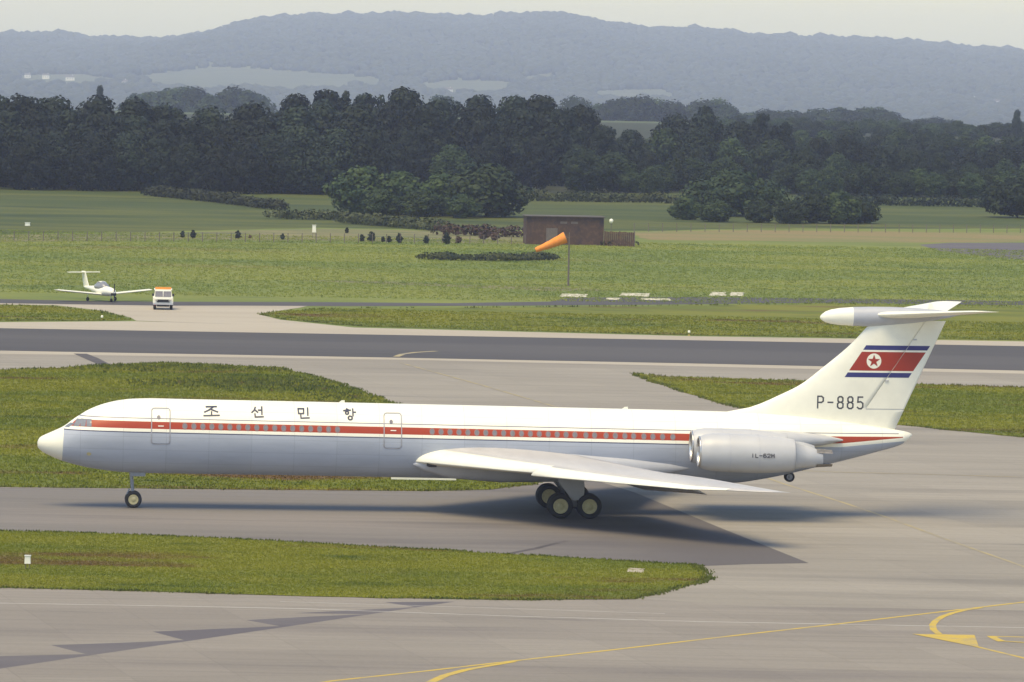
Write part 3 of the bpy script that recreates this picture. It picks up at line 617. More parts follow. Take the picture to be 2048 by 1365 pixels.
# ------------------------------------------------------------------ the airliner
def airliner():
    S0 = np.array([-26.437, 317.327, 0.0]); yaw = rad(5.1677)
    A = thing('jet_airliner', tuple(S0), yaw, 'white and grey four-engined jet airliner with red stripe, taxiing on the grey taxiway', 'airliner')
    Lc = lambda s, q, z: (s, -q, z)
    zc = lambda s: 4.02 - .0085 * (s - 14)
    # fuselage: station, top, bottom, half width
    TB = [(0.0, 3.50, 3.48, .01), (.05, 3.70, 3.32, .20), (.15, 3.86, 3.20, .36), (.35, 3.99, 3.04, .52), (.59, 4.10, 2.92, .68), (1.18, 4.37, 2.66, .98), (1.52, 4.55, 2.55, 1.12), (1.96, 4.89, 2.42, 1.27), (2.34, 5.15, 2.33, 1.38),
          (2.88, 5.48, 2.22, 1.52), (3.7, 5.81, 2.10, 1.68), (4.53, 6.01, 2.01, 1.78), (5.36, 6.11, 1.97, 1.84), (6.46, 6.145, 1.95, 1.87), (8.5, 6.125, 1.94, 1.88), (14, 6.09, 1.93, 1.88), (24, 6.01, 1.87, 1.88),
          (34, 5.92, 1.80, 1.88), (37.5, 5.88, 1.78, 1.87), (39.4, 5.85, 1.84, 1.83), (40.5, 5.83, 2.0, 1.77), (41.92, 5.76, 2.28, 1.64), (44.19, 5.55, 2.84, 1.33), (45.9, 5.34, 3.28, 1.02), (47.5, 5.10, 3.72, .66), (48.74, 4.93, 4.10, .36), (49.15, 4.85, 4.36, .22), (49.36, 4.76, 4.58, .10), (49.42, 4.69, 4.66, .01)]
    TB = np.array(TB)
    def herm(x, xs, ys):
        x = np.asarray(x, float); i = np.clip(np.searchsorted(xs, x) - 1, 0, len(xs) - 2)
        dl = np.diff(ys) / np.diff(xs); m = np.empty(len(xs)); m[0], m[-1] = dl[0], dl[-1]
        for k in range(1, len(xs) - 1):
            m[k] = 0 if dl[k - 1] * dl[k] <= 0 else 2 * dl[k - 1] * dl[k] / (dl[k - 1] + dl[k])
        h = xs[i + 1] - xs[i]; t = (x - xs[i]) / h
        return (2 * t**3 - 3 * t**2 + 1) * ys[i] + (t**3 - 2 * t**2 + t) * h * m[i] + (-2 * t**3 + 3 * t**2) * ys[i + 1] + (t**3 - t**2) * h * m[i + 1]
    top = lambda s: herm(s, TB[:, 0], TB[:, 1]); bot = lambda s: herm(s, TB[:, 0], TB[:, 2]); hw = lambda s: herm(s, TB[:, 0], TB[:, 3])
    def fus_q(s, z):
        t, b = float(top(s)), float(bot(s)); c, r = (t + b) / 2, (t - b) / 2
        return float(hw(s)) * math.sqrt(max(0.0, 1 - ((z - c) / r) ** 2))
    # livery by station and height in the fuselage's own frame
    m, nt, b = nodes_of('fuselage_livery'); tc = nt.nodes.new('ShaderNodeTexCoord'); sx = nt.nodes.new('ShaderNodeSeparateXYZ'); nt.links.new(tc.outputs['Object'], sx.inputs[0])
    s_, z_ = sx.outputs[0], sx.outputs[2]
    u = nmath(nt, 'ADD', nmath(nt, 'MULTIPLY_ADD', s_, .0085, z_), -(4.02 + .0085 * 14))
    gt = lambda a, v: nmath(nt, 'GREATER_THAN', a, v); lt = lambda a, v: nmath(nt, 'LESS_THAN', a, v); AND = lambda a, c: nmath(nt, 'MULTIPLY', a, c)
    rise = nmath(nt, 'MULTIPLY', nmath(nt, 'MAXIMUM', nmath(nt, 'SUBTRACT', s_, 45.2), 0.0), .095)
    rb = nmath(nt, 'ADD', rise, .47); lp = nmath(nt, 'ADD', rise, .265)
    grime = nramp(nt, nnoise(nt, .9, 6, (.35, 1, 1.6)), .35, .75)
    white = nmix(nt, grime, (.89, .865, .72), (.84, .81, .67)); grey = nmix(nt, grime, (.41, .44, .505), (.36, .39, .45))
    an = nmath(nt, 'MULTIPLY', u, 1.35)
    cell = nt.nodes.new('ShaderNodeCombineXYZ'); nt.links.new(nmath(nt, 'FLOOR', nmath(nt, 'MULTIPLY', s_, .42)), cell.inputs[0]); nt.links.new(nmath(nt, 'FLOOR', an), cell.inputs[1])
    wnz = nt.nodes.new('ShaderNodeTexWhiteNoise'); nt.links.new(cell.outputs[0], wnz.inputs['Vector'])
    line = nmath(nt, 'MAXIMUM', lt(nmath(nt, 'FRACT', nmath(nt, 'MULTIPLY', s_, .42)), .014), lt(nmath(nt, 'FRACT', an), .035))
    tone = nmath(nt, 'SUBTRACT', nmath(nt, 'MULTIPLY_ADD', wnz.outputs['Value'], .07, .95), nmath(nt, 'MULTIPLY', line, .16))
    def toned(c_):
        vm = nt.nodes.new('ShaderNodeVectorMath'); vm.operation = 'SCALE'; nt.links.new(c_, vm.inputs[0]); nt.links.new(tone, vm.inputs['Scale']); return vm.outputs[0]
    white, grey = toned(white), toned(grey)
    dl = AND(gt(s_, 1.3), lt(s_, 43.5))
    c = nmix(nt, gt(u, lp), grey, white)
    c = nmix(nt, AND(AND(gt(u, nmath(nt, 'SUBTRACT', lp, .028)), lt(u, nmath(nt, 'ADD', lp, .030))), dl), c, (.05, .05, .10))
    slant = nmath(nt, 'MULTIPLY_ADD', u, 1.15, 1.22)
    c = nmix(nt, AND(AND(AND(gt(u, rb), lt(u, .865)), gt(s_, slant)), lt(s_, 48.85)), c, (.365, .044, .008))
    c = nmix(nt, AND(AND(AND(gt(u, 1.015), lt(u, 1.06)), gt(s_, 2.3)), lt(s_, 48.6)), c, (.13, .13, .19))
    nose = lt(nmath(nt, 'MULTIPLY_ADD', z_, -.04, s_), 1.30)
    c = nmix(nt, nose, c, (.80, .775, .65)); c = nmix(nt, gt(s_, 48.95), c, (.82, .79, .66))
    nt.links.new(c, b.inputs['Base Color']); b.inputs['Roughness'].default_value = .38; b.inputs['Specular IOR Level'].default_value = .4
    LIV = m
    st = np.concatenate([np.linspace(0, .2, 8)[1:], np.linspace(.3, 7, 40), np.linspace(7.5, 38, 45), np.linspace(38.4, 48.8, 40), np.linspace(48.9, 49.41, 10)])
    rings = []
    N = 72
    for s in st:
        t, bb, w = float(top(s)), float(bot(s)), float(hw(s)); cc, r = (t + bb) / 2, (t - bb) / 2
        rings.append([(s, -w * math.cos(a), cc + r * math.sin(a)) for a in (2 * math.pi * k / N for k in range(N))])
    MB().loft(rings).build('fuselage', LIV, A)
    def on_fus(s, z, off=.008, side=1):
        t, bb = float(top(s)), float(bot(s)); cc, r = (t + bb) / 2, (t - bb) / 2; q = fus_q(s, z); w = float(hw(s))
        nq, nz = q / (w * w), (z - cc) / (r * r); L = math.hypot(nq, nz) or 1
        return (s, -side * (q + off * nq / L), z + off * nz / L)
    def patch(mb, fn, s0, s1, z0, z1, ns, nz, mat=0, slant=0.0):
        V = [fn(s0 + (s1 - s0) * i / ns + slant * (j / nz), z0 + (z1 - z0) * j / nz) for j in range(nz + 1) for i in range(ns + 1)]
        Fs = [(j * (ns + 1) + i, j * (ns + 1) + i + 1, (j + 1) * (ns + 1) + i + 1, (j + 1) * (ns + 1) + i) for j in range(nz) for i in range(ns)]
        return mb.add(V, Fs, mat, True)
    def ribbon(mb, fn, pts, w, closed=False, n=3):
        """flat stroke along pts (s,z) of width w, laid on a surface fn"""
        P = [Vector((p[0], p[1])) for p in pts]
        if closed: P.append(P[0])
        for a, c in zip(P[:-1], P[1:]):
            d = c - a
            if d.length < 1e-6: continue
            n = max(n, int(d.length / .12)); d.normalize(); nn = Vector((-d.y, d.x)) * w / 2; a2, c2 = a - d * w * .35, c + d * w * .35; V = []
            for k in range(n + 1):
                p = a2 + (c2 - a2) * k / n
                V += [fn(*(p + nn)), fn(*p), fn(*(p - nn))]
            Fs = []
            for k in range(n):
                for e in (0, 1): Fs.append((3 * k + e, 3 * k + e + 1, 3 * k + e + 4, 3 * k + e + 3))
            mb.add(V, Fs)
    # doors
    def rrect(s0, s1, z0, z1, r, n=4):
        out = []
        for cx, cz, a0 in ((s1 - r, z1 - r, 0), (s0 + r, z1 - r, 90), (s0 + r, z0 + r, 180), (s1 - r, z0 + r, 270)):
            for k in range(n + 1):
                a = rad(a0 + 90 * k / n); out.append((cx + r * math.cos(a), cz + r * math.sin(a)))
        return out
    for s0, s1, z0, z1 in ((6.33, 7.36, 3.72, 5.67), (19.31, 20.29, 3.65, 5.58)):
        d = MB(); patch(d, lambda s, z: on_fus(s, z, .010), s0 + .05, s1 - .05, z0 + .05, z1 - .05, 4, 14); do = d.build('door', LIV, A)
        f = MB(); ribbon(f, lambda s, z: on_fus(s, z, .016), rrect(s0, s1, z0, z1, .17), .055, True, 2); f.build('door_seal', M['frame_grey'], do)
        hd = MB(); ribbon(hd, lambda s, z: on_fus(s, z, .03), [(s0 + .38, z0 + .99), (s0 + .66, z0 + .99)], .05); hd.build('handle', M['white'], do)
        wd = MB(); V = [on_fus(s0 + .40 + .10 * math.cos(t), z0 + 1.46 + .12 * math.sin(t), .02) for t in (2 * math.pi * k / 12 for k in range(12))]
        wd.add(V, [tuple(range(11, -1, -1))]); wd.build('door_window', M['glass'], do)
    # cabin windows
    for xs_ in (np.linspace(8.18, 16.70, 18), np.concatenate([22.0 + .502 * np.arange(17), [22 + 8.65, 22 + 9.14, 22 + 9.79, 22 + 10.31, 22 + 10.85, 22 + 11.34, 22 + 11.92, 22 + 12.43, 22 + 12.98, 22 + 13.56]])):
        for s in xs_:
            z = zc(s) + .66; w = MB()
            ring = [[on_fus(s + r * math.cos(t), z + r * 1.25 * math.sin(t), o) for t in (2 * math.pi * k / 12 for k in range(12))] for r, o in ((.155, .010), (.125, .022), (.115, .012))]
            w.loft(ring, 0, (False, False)); w.add(ring[2], [tuple(range(11, -1, -1))], 1); w.build('cabin_window', [M['window_frame'], M['glass']], A)
    # cockpit glazing, both sides
    for side in (1, -1):
        for s0, s1, z0, z1, sl in ((1.50, 1.74, 4.50, 4.74, .34), (1.98, 2.30, 4.58, 4.98, .22), (2.38, 2.66, 4.60, 5.00, .05), (2.72, 3.00, 4.60, 5.00, 0)):
            w = MB(); patch(w, lambda s, z: on_fus(s, min(z, float(top(s)) - .01), .014, side), s0, s1, z0, z1, 3, 5, 0, sl)
            w.build('cockpit_window', M['screen_glass'], A)
    # nose lamp and small fittings
    lamp = MB(); V = [on_fus(2.88 + .13 * math.cos(t), 3.09 + .10 * math.sin(t), .03) for t in (2 * math.pi * k / 10 for k in range(10))]; lamp.add(V, [tuple(range(9, -1, -1))]); lamp.build('nose_lamp', M['rim'], A)
    for s in (17.0, 33.0): MB().box((s, 0, float(top(s)) + .05), (.35, .03, .14), top=(.5, 1), shift=(.1, 0)).build('aerial', M['white'], A)
    # name in large characters on the cabin roof
    circ = lambda x, y, r, n=10: [(x + r * math.cos(2 * math.pi * k / n), y + r * math.sin(2 * math.pi * k / n)) for k in range(n)]
    CH = [(9.24, .86, [[(.15, .90), (.82, .93)], [(.62, .90), (.35, .62), (.05, .42)], [(.48, .66), (.9, .44)], [(.5, .45), (.5, .16)], [(0, .08), (1, .13)]]),
          (11.92, .66, [[(.30, .95), (.20, .68), (.0, .48)], [(.24, .74), (.50, .50)], [(.85, 1.0), (.85, .30)], [(.56, .70), (.85, .70)], [(.26, .36), (.28, .06), (.97, .10)]]),
          (14.48, .66, [[(.05, .92), (.52, .92), (.50, .48), (.08, .48), (.05, .92)], [(.86, 1.0), (.86, .32)], [(.26, .34), (.28, .05), (.97, .09)]]),
          (17.05, .66, [[(.26, 1.0), (.40, .93)], [(.02, .84), (.60, .88)], circ(.30, .64, .13) + [(.43, .64)], [(.80, 1.0), (.80, .36)], [(.80, .70), (1.02, .70)], circ(.56, .17, .17) + [(.73, .17)]])]
    for s0, w, strokes in CH:
        lt_ = MB(); zb = zc(s0) + 1.20
        for st_ in strokes: ribbon(lt_, lambda s, z: on_fus(s, z, .012), [(s0 + x * w, zb + y * .57) for x, y in st_], .085, False, 2)
        lt_.build('letter', M['letter'], A)

    # fin and rudder
    LEz = np.array([4.5, 5.6, 5.82, 6.13, 6.86, 7.44, 8.31, 9.75, 10.76, 11.4]); LEs = np.array([37.6, 37.9, 38.6, 40.12, 41.82, 42.95, 44.07, 45.75, 46.67, 47.2])
    le = lambda z: float(herm(z, LEz, LEs)); te = lambda z: 48.43 + .449 * (z - 5.02); hinge = lambda z: 46.7 + .661 * (z - 6.13)
    def foil(f): return 5 * (.2969 * math.sqrt(f) - .126 * f - .3516 * f * f + .2843 * f**3 - .1036 * f**4) / .5
    thick = lambda z: .30 - .013 * (z - 5)
    def fin_q(s, z):
        a, c = le(z), te(z); f = min(1, max(0, (s - a) / (c - a))); return thick(z) * foil(f) + .004
    on_fin = lambda off, side=1: (lambda s, z: (s, -side * (fin_q(s, z) + off), z))
    fr = np.concatenate([[0, .004, .015, .035, .07, .12], np.linspace(.18, 1, 16)])
    def fin_rings(zs, s_a, s_b):
        rings = []
        for z in zs:
            a, bb = s_a(z), s_b(z); P = [a + (bb - a) * f for f in fr]
            rings.append([(s, -fin_q(s, z), z) for s in P] + [(s, fin_q(s, z), z) for s in reversed(P)])
        return rings
    zl = list(np.linspace(4.6, 6.11, 10)) + list(np.linspace(6.13, 11.30, 26))
    MB().loft(fin_rings(zl, le, lambda z: te(z) if z < 6.12 else hinge(z) - .010)).build('fin', M['white'], A)
    rd = MB().loft(fin_rings(np.linspace(6.15, 11.18, 20), lambda z: hinge(z) + .010, te)).build('rudder', M['white'], A)
    ribs = MB(); ribbon(ribs, on_fin(.006), [(hinge(6.16) + .02, 6.13), (te(6.13) - .05, 6.13)], .035); ribs.build('rudder_gap', M['frame_grey'], A)
    for z in (7.75, 10.1): MB().box((hinge(z) + .1, -(fin_q(hinge(z), z) + .03), z), (.22, .05, .06)).build('hinge_fairing', M['grey_paint'], A)
    # flag bands split at the hinge
    sl = (46.63 - 45.44) / (9.75 - 7.94)
    s_l = lambda z: 45.44 + sl * (z - 7.93); s_r = lambda z: s_l(z) + 3.69
    def band(z0, z1, mat, name='flag_band', off=.006):
        for lo, hi in ((s_l, lambda z: hinge(z) - .015), (lambda z: hinge(z) + .015, s_r)):
            mb = MB(); ns, nz = 10, 4; V = []
            for j in range(nz + 1):
                z = z0 + (z1 - z0) * j / nz
                for i in range(ns + 1): V.append(on_fin(off)(lo(z) + (hi(z) - lo(z)) * i / ns, z))
            mb.add(V, [(j * (ns + 1) + i, j * (ns + 1) + i + 1, (j + 1) * (ns + 1) + i + 1, (j + 1) * (ns + 1) + i) for j in range(nz) for i in range(ns)], 0, True)
            mb.build(name, mat, A)
    band(7.93, 8.20, M['flag_blue']); band(8.31, 9.38, M['flag_red']); band(9.49, 9.75, M['flag_blue'])
    cs, cz = 47.10, 8.86; disc = MB(); V = [on_fin(.014)(cs, cz)] + [on_fin(.014)(cs + .42 * math.cos(t), cz + .43 * math.sin(t)) for t in (2 * math.pi * k / 32 for k in range(32))]
    disc.add(V, [(0, 1 + k, 1 + (k + 1) % 32) for k in range(32)]); disc.build('flag_disc', M['white'], A)
    star = MB(); V = [on_fin(.022)(cs, cz)] + [on_fin(.022)(cs + (.37 if k % 2 == 0 else .145) * math.cos(math.pi / 2 + k * math.pi / 5), cz + (.38 if k % 2 == 0 else .15) * math.sin(math.pi / 2 + k * math.pi / 5)) for k in range(10)]
    star.add(V, [(0, 1 + k, 1 + (k + 1) % 10) for k in range(10)]); star.build('flag_star', M['flag_red'], A)
    # registration
    def chars(seq, fn, pitch, w, h, s0, z0, sw, mat, dz=0.0):
        SH = {'P': [[(0, 0), (0, 1), (.7, 1), (1, .88), (1, .60), (.7, .48), (0, .48)]], '-': [[(.05, .5), (.95, .5)]],
              '8': [[(.3, .53), (.05, .64), (.05, .88), (.3, 1), (.7, 1), (.95, .88), (.95, .64), (.7, .53), (.3, .53)], [(.3, .53), (0, .40), (0, .12), (.3, 0), (.7, 0), (1, .12), (1, .40), (.7, .53)]],
              '5': [[(.95, 1), (.1, 1), (.06, .56), (.6, .60), (1, .46), (1, .14), (.7, 0), (.3, 0), (0, .12)]], 'I': [[(.5, 0), (.5, 1)]], 'L': [[(.1, 1), (.1, 0), (.95, 0)]],
              '6': [[(.9, .95), (.4, 1), (.05, .8), (0, .2), (.3, 0), (.7, 0), (1, .15), (1, .42), (.7, .56), (.3, .54), (.02, .4)]], '2': [[(.02, .8), (.2, 1), (.75, 1), (1, .82), (.9, .55), (.02, 0), (1, 0)]],
              'M': [[(0, 0), (.05, 1), (.5, .35), (.95, 1), (1, 0)]]}
        for k, ch in enumerate(seq):
            mb = MB()
            for p in SH[ch]: ribbon(mb, fn, [(s0 + k * pitch + x * w, z0 + dz * k + y * h) for x, y in p], sw, False, 2)
            mb.build('letter', mat, A)
    chars('P-885', on_fin(.006), .57, .31, .66, 43.94, 6.16, .085, M['letter_grey'], -.004)
    # bullet and tailplane
    bl = np.array([(44.0, 11.28, .01), (44.03, 11.285, .09), (44.12, 11.29, .18), (44.3, 11.31, .30), (44.6, 11.325, .40), (45.1, 11.34, .48), (45.86, 11.355, .535), (46.8, 11.36, .56), (48.0, 11.39, .54), (49.2, 11.44, .46), (50.4, 11.50, .33), (51.4, 11.55, .18), (52.0, 11.58, .05)])
    ring = lambda s, z, r, n=28, ky=.92: [(s, r * ky * math.cos(a), z + r * math.sin(a)) for a in (2 * math.pi * k / n for k in range(n))]
    MB().loft([ring(*r) for r in bl[:7]]).build('bullet_nose', M['white'], A)
    MB().loft([ring(*r) for r in bl[6:]]).build('bullet_fairing', M['grey_paint'], A)
    def foil_ring(a, c, y, z, tk, n=14, dz=0.0):
        P = [.5 * (1 - math.cos(math.pi * k / n)) for k in range(n + 1)]; ch = c - a
        return [(a + ch * f, y, z + dz * f + tk * ch * foil(f) * .5 + .004) for f in P] + [(a + ch * f, y, z + dz * f - tk * ch * foil(f) * .42 - .004) for f in reversed(P)]
    for side in (1, -1):
        secs = [(.25, 47.0, 50.9, 11.47, .11), (2.5, 48.85, 51.75, 11.68, .10), (5.6, 51.40, 52.92, 11.97, .095), (5.95, 51.80, 53.05, 12.0, .08), (6.12, 52.3, 53.12, 12.02, .04)]
        MB().loft([foil_ring(a, c, -side * q, z, tk) for q, a, c, z, tk in secs]).build('tailplane', M['white'], A)
    MB().box((50.3, 0, 12.0), (.35, .05, .30), top=(.5, 1)).build('beacon', M['white'], A)

    # wings: leading edge, panel, flap, aileron, tip
    def wsec(q):
        out = q > 9.6
        a = 21.55 + .760 * (q - 2.2) if not out else 26.85 + .85 * (q - 9.6)
        c = 34.2 + .235 * (q - 2.0) if q < 9 else 35.845 + .285 * (q - 9)
        tkx = .125 - .0025 * q; z = 2.93 + .004 * q
        return a, c, z, tkx
    qs = [1.0, 1.9, 3, 4.5, 6, 7.8, 9.57, 9.63, 11.4, 13.5, 16, 18.5, 20.6]
    def surf(q, f, top_=True):
        a, c, z, tk = wsec(q); ch = c - a
        dr = -.13 * max(0, 1 - f / .30) if 9.6 < q < 20 else 0
        return (a + ch * f, z + dr + (tk * ch * foil(f) * .56 if top_ else -tk * ch * foil(f) * .20) - .10 * f * (ch / 12))
    for side in (1, -1):
        def sec(q, f0, f1, n=8):
            fs = [f0 + (f1 - f0) * (k / n) ** (1.8 if f0 == 0 else 1) for k in range(n + 1)]
            U_ = [surf(q, f, True) for f in fs]; D_ = [surf(q, f, False) for f in fs]
            return [(s, -side * q, z) for s, z in U_] + [(s, -side * q, z - .002) for s, z in reversed(D_)]
        MB().loft([sec(q, 0, .115) for q in qs]).build('leading_edge', M['white'], A)
        MB().loft([sec(q, .1155, .70) for q in qs]).build('wing_panel', M['wing_grey'], A)
        # flap hangs down from the hinge line
        fl = []
        for q in (2.3, 4, 6, 8, 9.57, 11.4):
            (s0, zt), (_, zb), (s1, ze) = surf(q, .69, True), surf(q, .69, False), surf(q, 1, True)
            L = s1 - s0; an = rad(21.5); hz_ = (zt + zb) / 2 - .05
            P = [(0, (zt - zb) / 2), (L * .5, (zt - zb) * .30), (L, .012), (L, -.012), (L * .5, -(zt - zb) * .28), (0, -(zt - zb) / 2)]
            fl.append([(s0 + x * math.cos(an) + z * math.sin(an), -side * q, hz_ - x * math.sin(an) + z * math.cos(an)) for x, z in P])
        MB().loft(fl, smooth=False).build('flap', M['wing_grey'], A)
        MB().loft([sec(q, .7005, 1.0) for q in (11.45, 13.5, 16, 18.5, 20.6)]).build('aileron', M['wing_grey'], A)
        tip = [sec(20.605, 0, 1.0, 12)]
        for q, k in ((21.1, .86), (21.45, .6), (21.6, .25)):
            a, c, z, tk = wsec(q); a += (c - a) * (1 - k) * .75
            rg = []
            for s, y, zz in sec(q, 0, 1.0, 12):
                a0, c0 = wsec(q)[0], wsec(q)[1]; f = (s - a0) / (c0 - a0); rg.append((a + (c - a) * f + .12, y, z + (zz - z) * k))
            tip.append(rg)
        MB().loft(tip).build('wing_tip', M['post'] if False else M['wing_grey'], A)
        lp_ = MB(); lp_.lathe([(.0, -.05), (.16, -.04), (.20, .10), (.20, .5)], (21.75, -side * 2.2, 2.86), 'X', 16); lp_.build('landing_light', M['soot'], A)
        # root fairing
        fr_ = []
        for s, w, hh in ((21.0, .05, .05), (21.6, .35, .35), (23, .55, .75), (26, .6, .95), (30, .55, .85), (33, .45, .6), (35.5, .2, .3), (36.6, .03, .05)):
            fr_.append([(s, -side * (1.55 + w * math.cos(a)), 2.75 + hh * math.sin(a)) for a in (2 * math.pi * k / 16 for k in range(16))])
        MB().loft(fr_).build('wing_fairing', M['grey_paint'], A)
    # engines in pairs
    def engine(q, s0, z, outer, side):
        y = -side * q
        prof = [(s0 + .02, .86), (s0 + .25, .97), (s0 + .7, 1.05), (s0 + 1.6, 1.075), (s0 + 3.2, 1.08), (s0 + 4.4, 1.01), (s0 + 5.3, .89)]
        e = MB().loft([[(s, y + r * math.cos(a), z - .04 * (s - s0) * .6 + r * math.sin(a)) for a in (2 * math.pi * k / 32 for k in range(32))] for s, r in prof], 0, (False, False)).build('engine_nacelle', M['nacelle'], A)
        for sb, rb_ in ((1.62, 1.079), (3.25, 1.084), (5.22, .905)):
            MB().loft([[(s0 + sb + ds, y + (rb_ + .004) * math.cos(a), z - .024 * sb + (rb_ + .004) * math.sin(a)) for a in (2 * math.pi * k / 32 for k in range(32))] for ds in (0, .03)], 0, (False, False)).build('cowl_seam', M['grey_paint'], e)
        MB().lathe([(.86, .021), (.89, -.03), (.84, -.075), (.79, -.05), (.77, .06), (.76, .35)], (s0, y, z), 'X', 32).build('intake_lip', M['bare_metal'], e)
        MB().lathe([(.755, .34), (.75, 1.2), (.01, 1.2)], (s0, y, z), 'X', 24).build('intake_duct', M['soot'], e)
        MB().lathe([(.005, .55), (.16, .75), (.24, 1.19)], (s0, y, z), 'X', 16).build('spinner', M['bare_metal'], e)
        zn = z - .13
        nz = [(s0 + 5.31, .89), (s0 + 5.33, .76), (s0 + 6.1, .60), (s0 + 6.9, .43), (s0 + 6.92, .38), (s0 + 6.2, .36)]
        MB().loft([[(s, y + r * math.cos(a), zn - (s - s0 - 5.3) * .10 + r * math.sin(a)) for a in (2 * math.pi * k / 24 for k in range(24))] for s, r in nz], 0, (False, True)).build('exhaust_nozzle', M['nacelle'], e)
        if outer:
            rv = MB()
            for sg in (1, -1):
                V = []
                for sx_ in (6.55, 7.05, 7.45):
                    for a in np.linspace(-.9, .9, 7):
                        r = .52 - (sx_ - 6.5) * .06; V.append((s0 + sx_, y + r * math.sin(a), zn - .14 + sg * r * math.cos(a)))
                rv.add(V, [(j * 7 + i, j * 7 + i + 1, (j + 1) * 7 + i + 1, (j + 1) * 7 + i) for j in range(2) for i in range(6)], 0, True)
            rv.build('thrust_reverser', M['hot_metal'], e)
    for side in (1, -1):
        engine(2.95, 36.50, 4.08, False, side); engine(4.65, 36.72, 3.90, True, side)
        py = MB(); R_ = []
        for s, hh in ((36.9, .10), (37.4, .42), (39, .52), (42, .48), (44, .30), (45.2, .04)):
            k = 1.0 if s < 42 else 1 - (s - 42) / 3.6
            R_.append([(s, -side * (q_), 4.45 + zz) for q_, zz in ((1.0, hh), (1.6 + 1.5 * k, hh * .9), (1.75 + 1.7 * k, 0), (1.6 + 1.5 * k, -hh * .9), (1.0, -hh))])
        py.loft(R_, smooth=True).build('engine_pylon', M['nacelle'], A)
    nacq = lambda s, z: (s, -(4.65 + math.sqrt(max(0, 1.08 ** 2 - (z - (3.90 - .024 * (s - 36.72))) ** 2)) + .012), z)
    chars('IL-62M', nacq, .225, .16, .20, 39.50, 3.70, .045, M['letter_grey'])

    # landing gear
    def wheel(s, q, z, r, w, rim, side=1):
        t = MB().lathe([(r * .60, -w * .38), (r * .72, -w / 2), (r * .90, -w * .46), (r * .985, -w * .28), (r, 0), (r * .985, w * .28), (r * .90, w * .46), (r * .72, w / 2), (r * .60, w * .38)], (s, -q, z), 'Y', 28)
        t = t.build('wheel', M['tyre'], A)
        g = MB().lathe([(.01, -w * .44), (r * .20, -w * .44), (r * .24, -w * .34), (r * .46, -w * .30), (r * .56, -w * .42), (r * .60, -w * .38), (r * .60, w * .38), (r * .56, w * .42), (r * .46, w * .30), (r * .24, w * .34), (r * .2, w * .44), (.01, w * .44)], (s, -q, z), 'Y', 24)
        g.build('rim', rim, t)
    for q in (.32, -.32): wheel(5.42, q, .475, .475, .26, M['rim'])
    ng = MB(); ng.tube([(5.25, 0, 2.2), (5.36, 0, 1.2), (5.42, 0, .48)], [.11, .10, .075], 10); ng.tube([(5.42, -.42, .475), (5.42, .42, .475)], .06, 8)
    ng.tube([(5.30, 0, 1.75), (6.05, 0, 2.05)], .05, 6); ng.tube([(5.2, 0, 1.05), (5.05, 0, .75), (5.3, 0, .52)], .045, 6); ng.build('nose_gear_strut', M['strut'], A)
    for y in (.42, -.42): MB().box((5.65, y, 1.90), (.85, .03, .22)).build('nose_gear_door', M['strut'], A)
    for side in (1, -1):
        for s in (29.10, 30.72):
            for q in (3.02, 3.78): wheel(s, side * q, .70, .70, .44, M['rim'])
        mg = MB(); y = -side * 3.40
        mg.tube([(29.75, y, 2.75), (29.88, y, 1.5), (29.91, y, .78)], [.20, .18, .14], 12); mg.tube([(28.9, y, .72), (30.95, y, .72)], .11, 8)
        for s in (29.10, 30.72): mg.tube([(s, y - .5, .70), (s, y + .5, .70)], .08, 8)
        mg.tube([(29.85, y, 1.6), (30.9, y, 2.6)], .07, 6); mg.tube([(29.88, y, 1.3), (29.3, y, 1.0), (29.3, y, .8)], .05, 6)
        mg.build('main_gear_strut', M['strut'], A)
        d = MB(); yy = -side * 3.62
        d.add([(28.95, yy, 2.62), (30.30, yy, 2.62), (30.45, yy, 1.9), (30.42, yy, 1.02), (29.78, yy, 1.0), (29.30, yy, 1.62), (28.95, yy + .02, 2.1),
               (28.95, yy + .04, 2.62), (30.30, yy + .04, 2.62), (30.45, yy + .04, 1.9), (30.42, yy + .04, 1.02), (29.78, yy + .04, 1.0), (29.30, yy + .04, 1.62), (28.95, yy + .06, 2.1)],
              [(0, 1, 2, 3, 4, 5, 6), (13, 12, 11, 10, 9, 8, 7)] + [(i, (i + 1) % 7, (i + 1) % 7 + 7, i + 7) for i in range(7)])
        d.build('main_gear_door', M['grey_paint'], A)
    for q in (.16, -.16): wheel(42.45, q, 2.22, .29, .16, M['strut'])
    MB().tube([(42.1, 0, 2.75), (42.45, 0, 2.22)], .06, 8).build('tail_support_strut', M['strut'], A)
    return A
airliner()

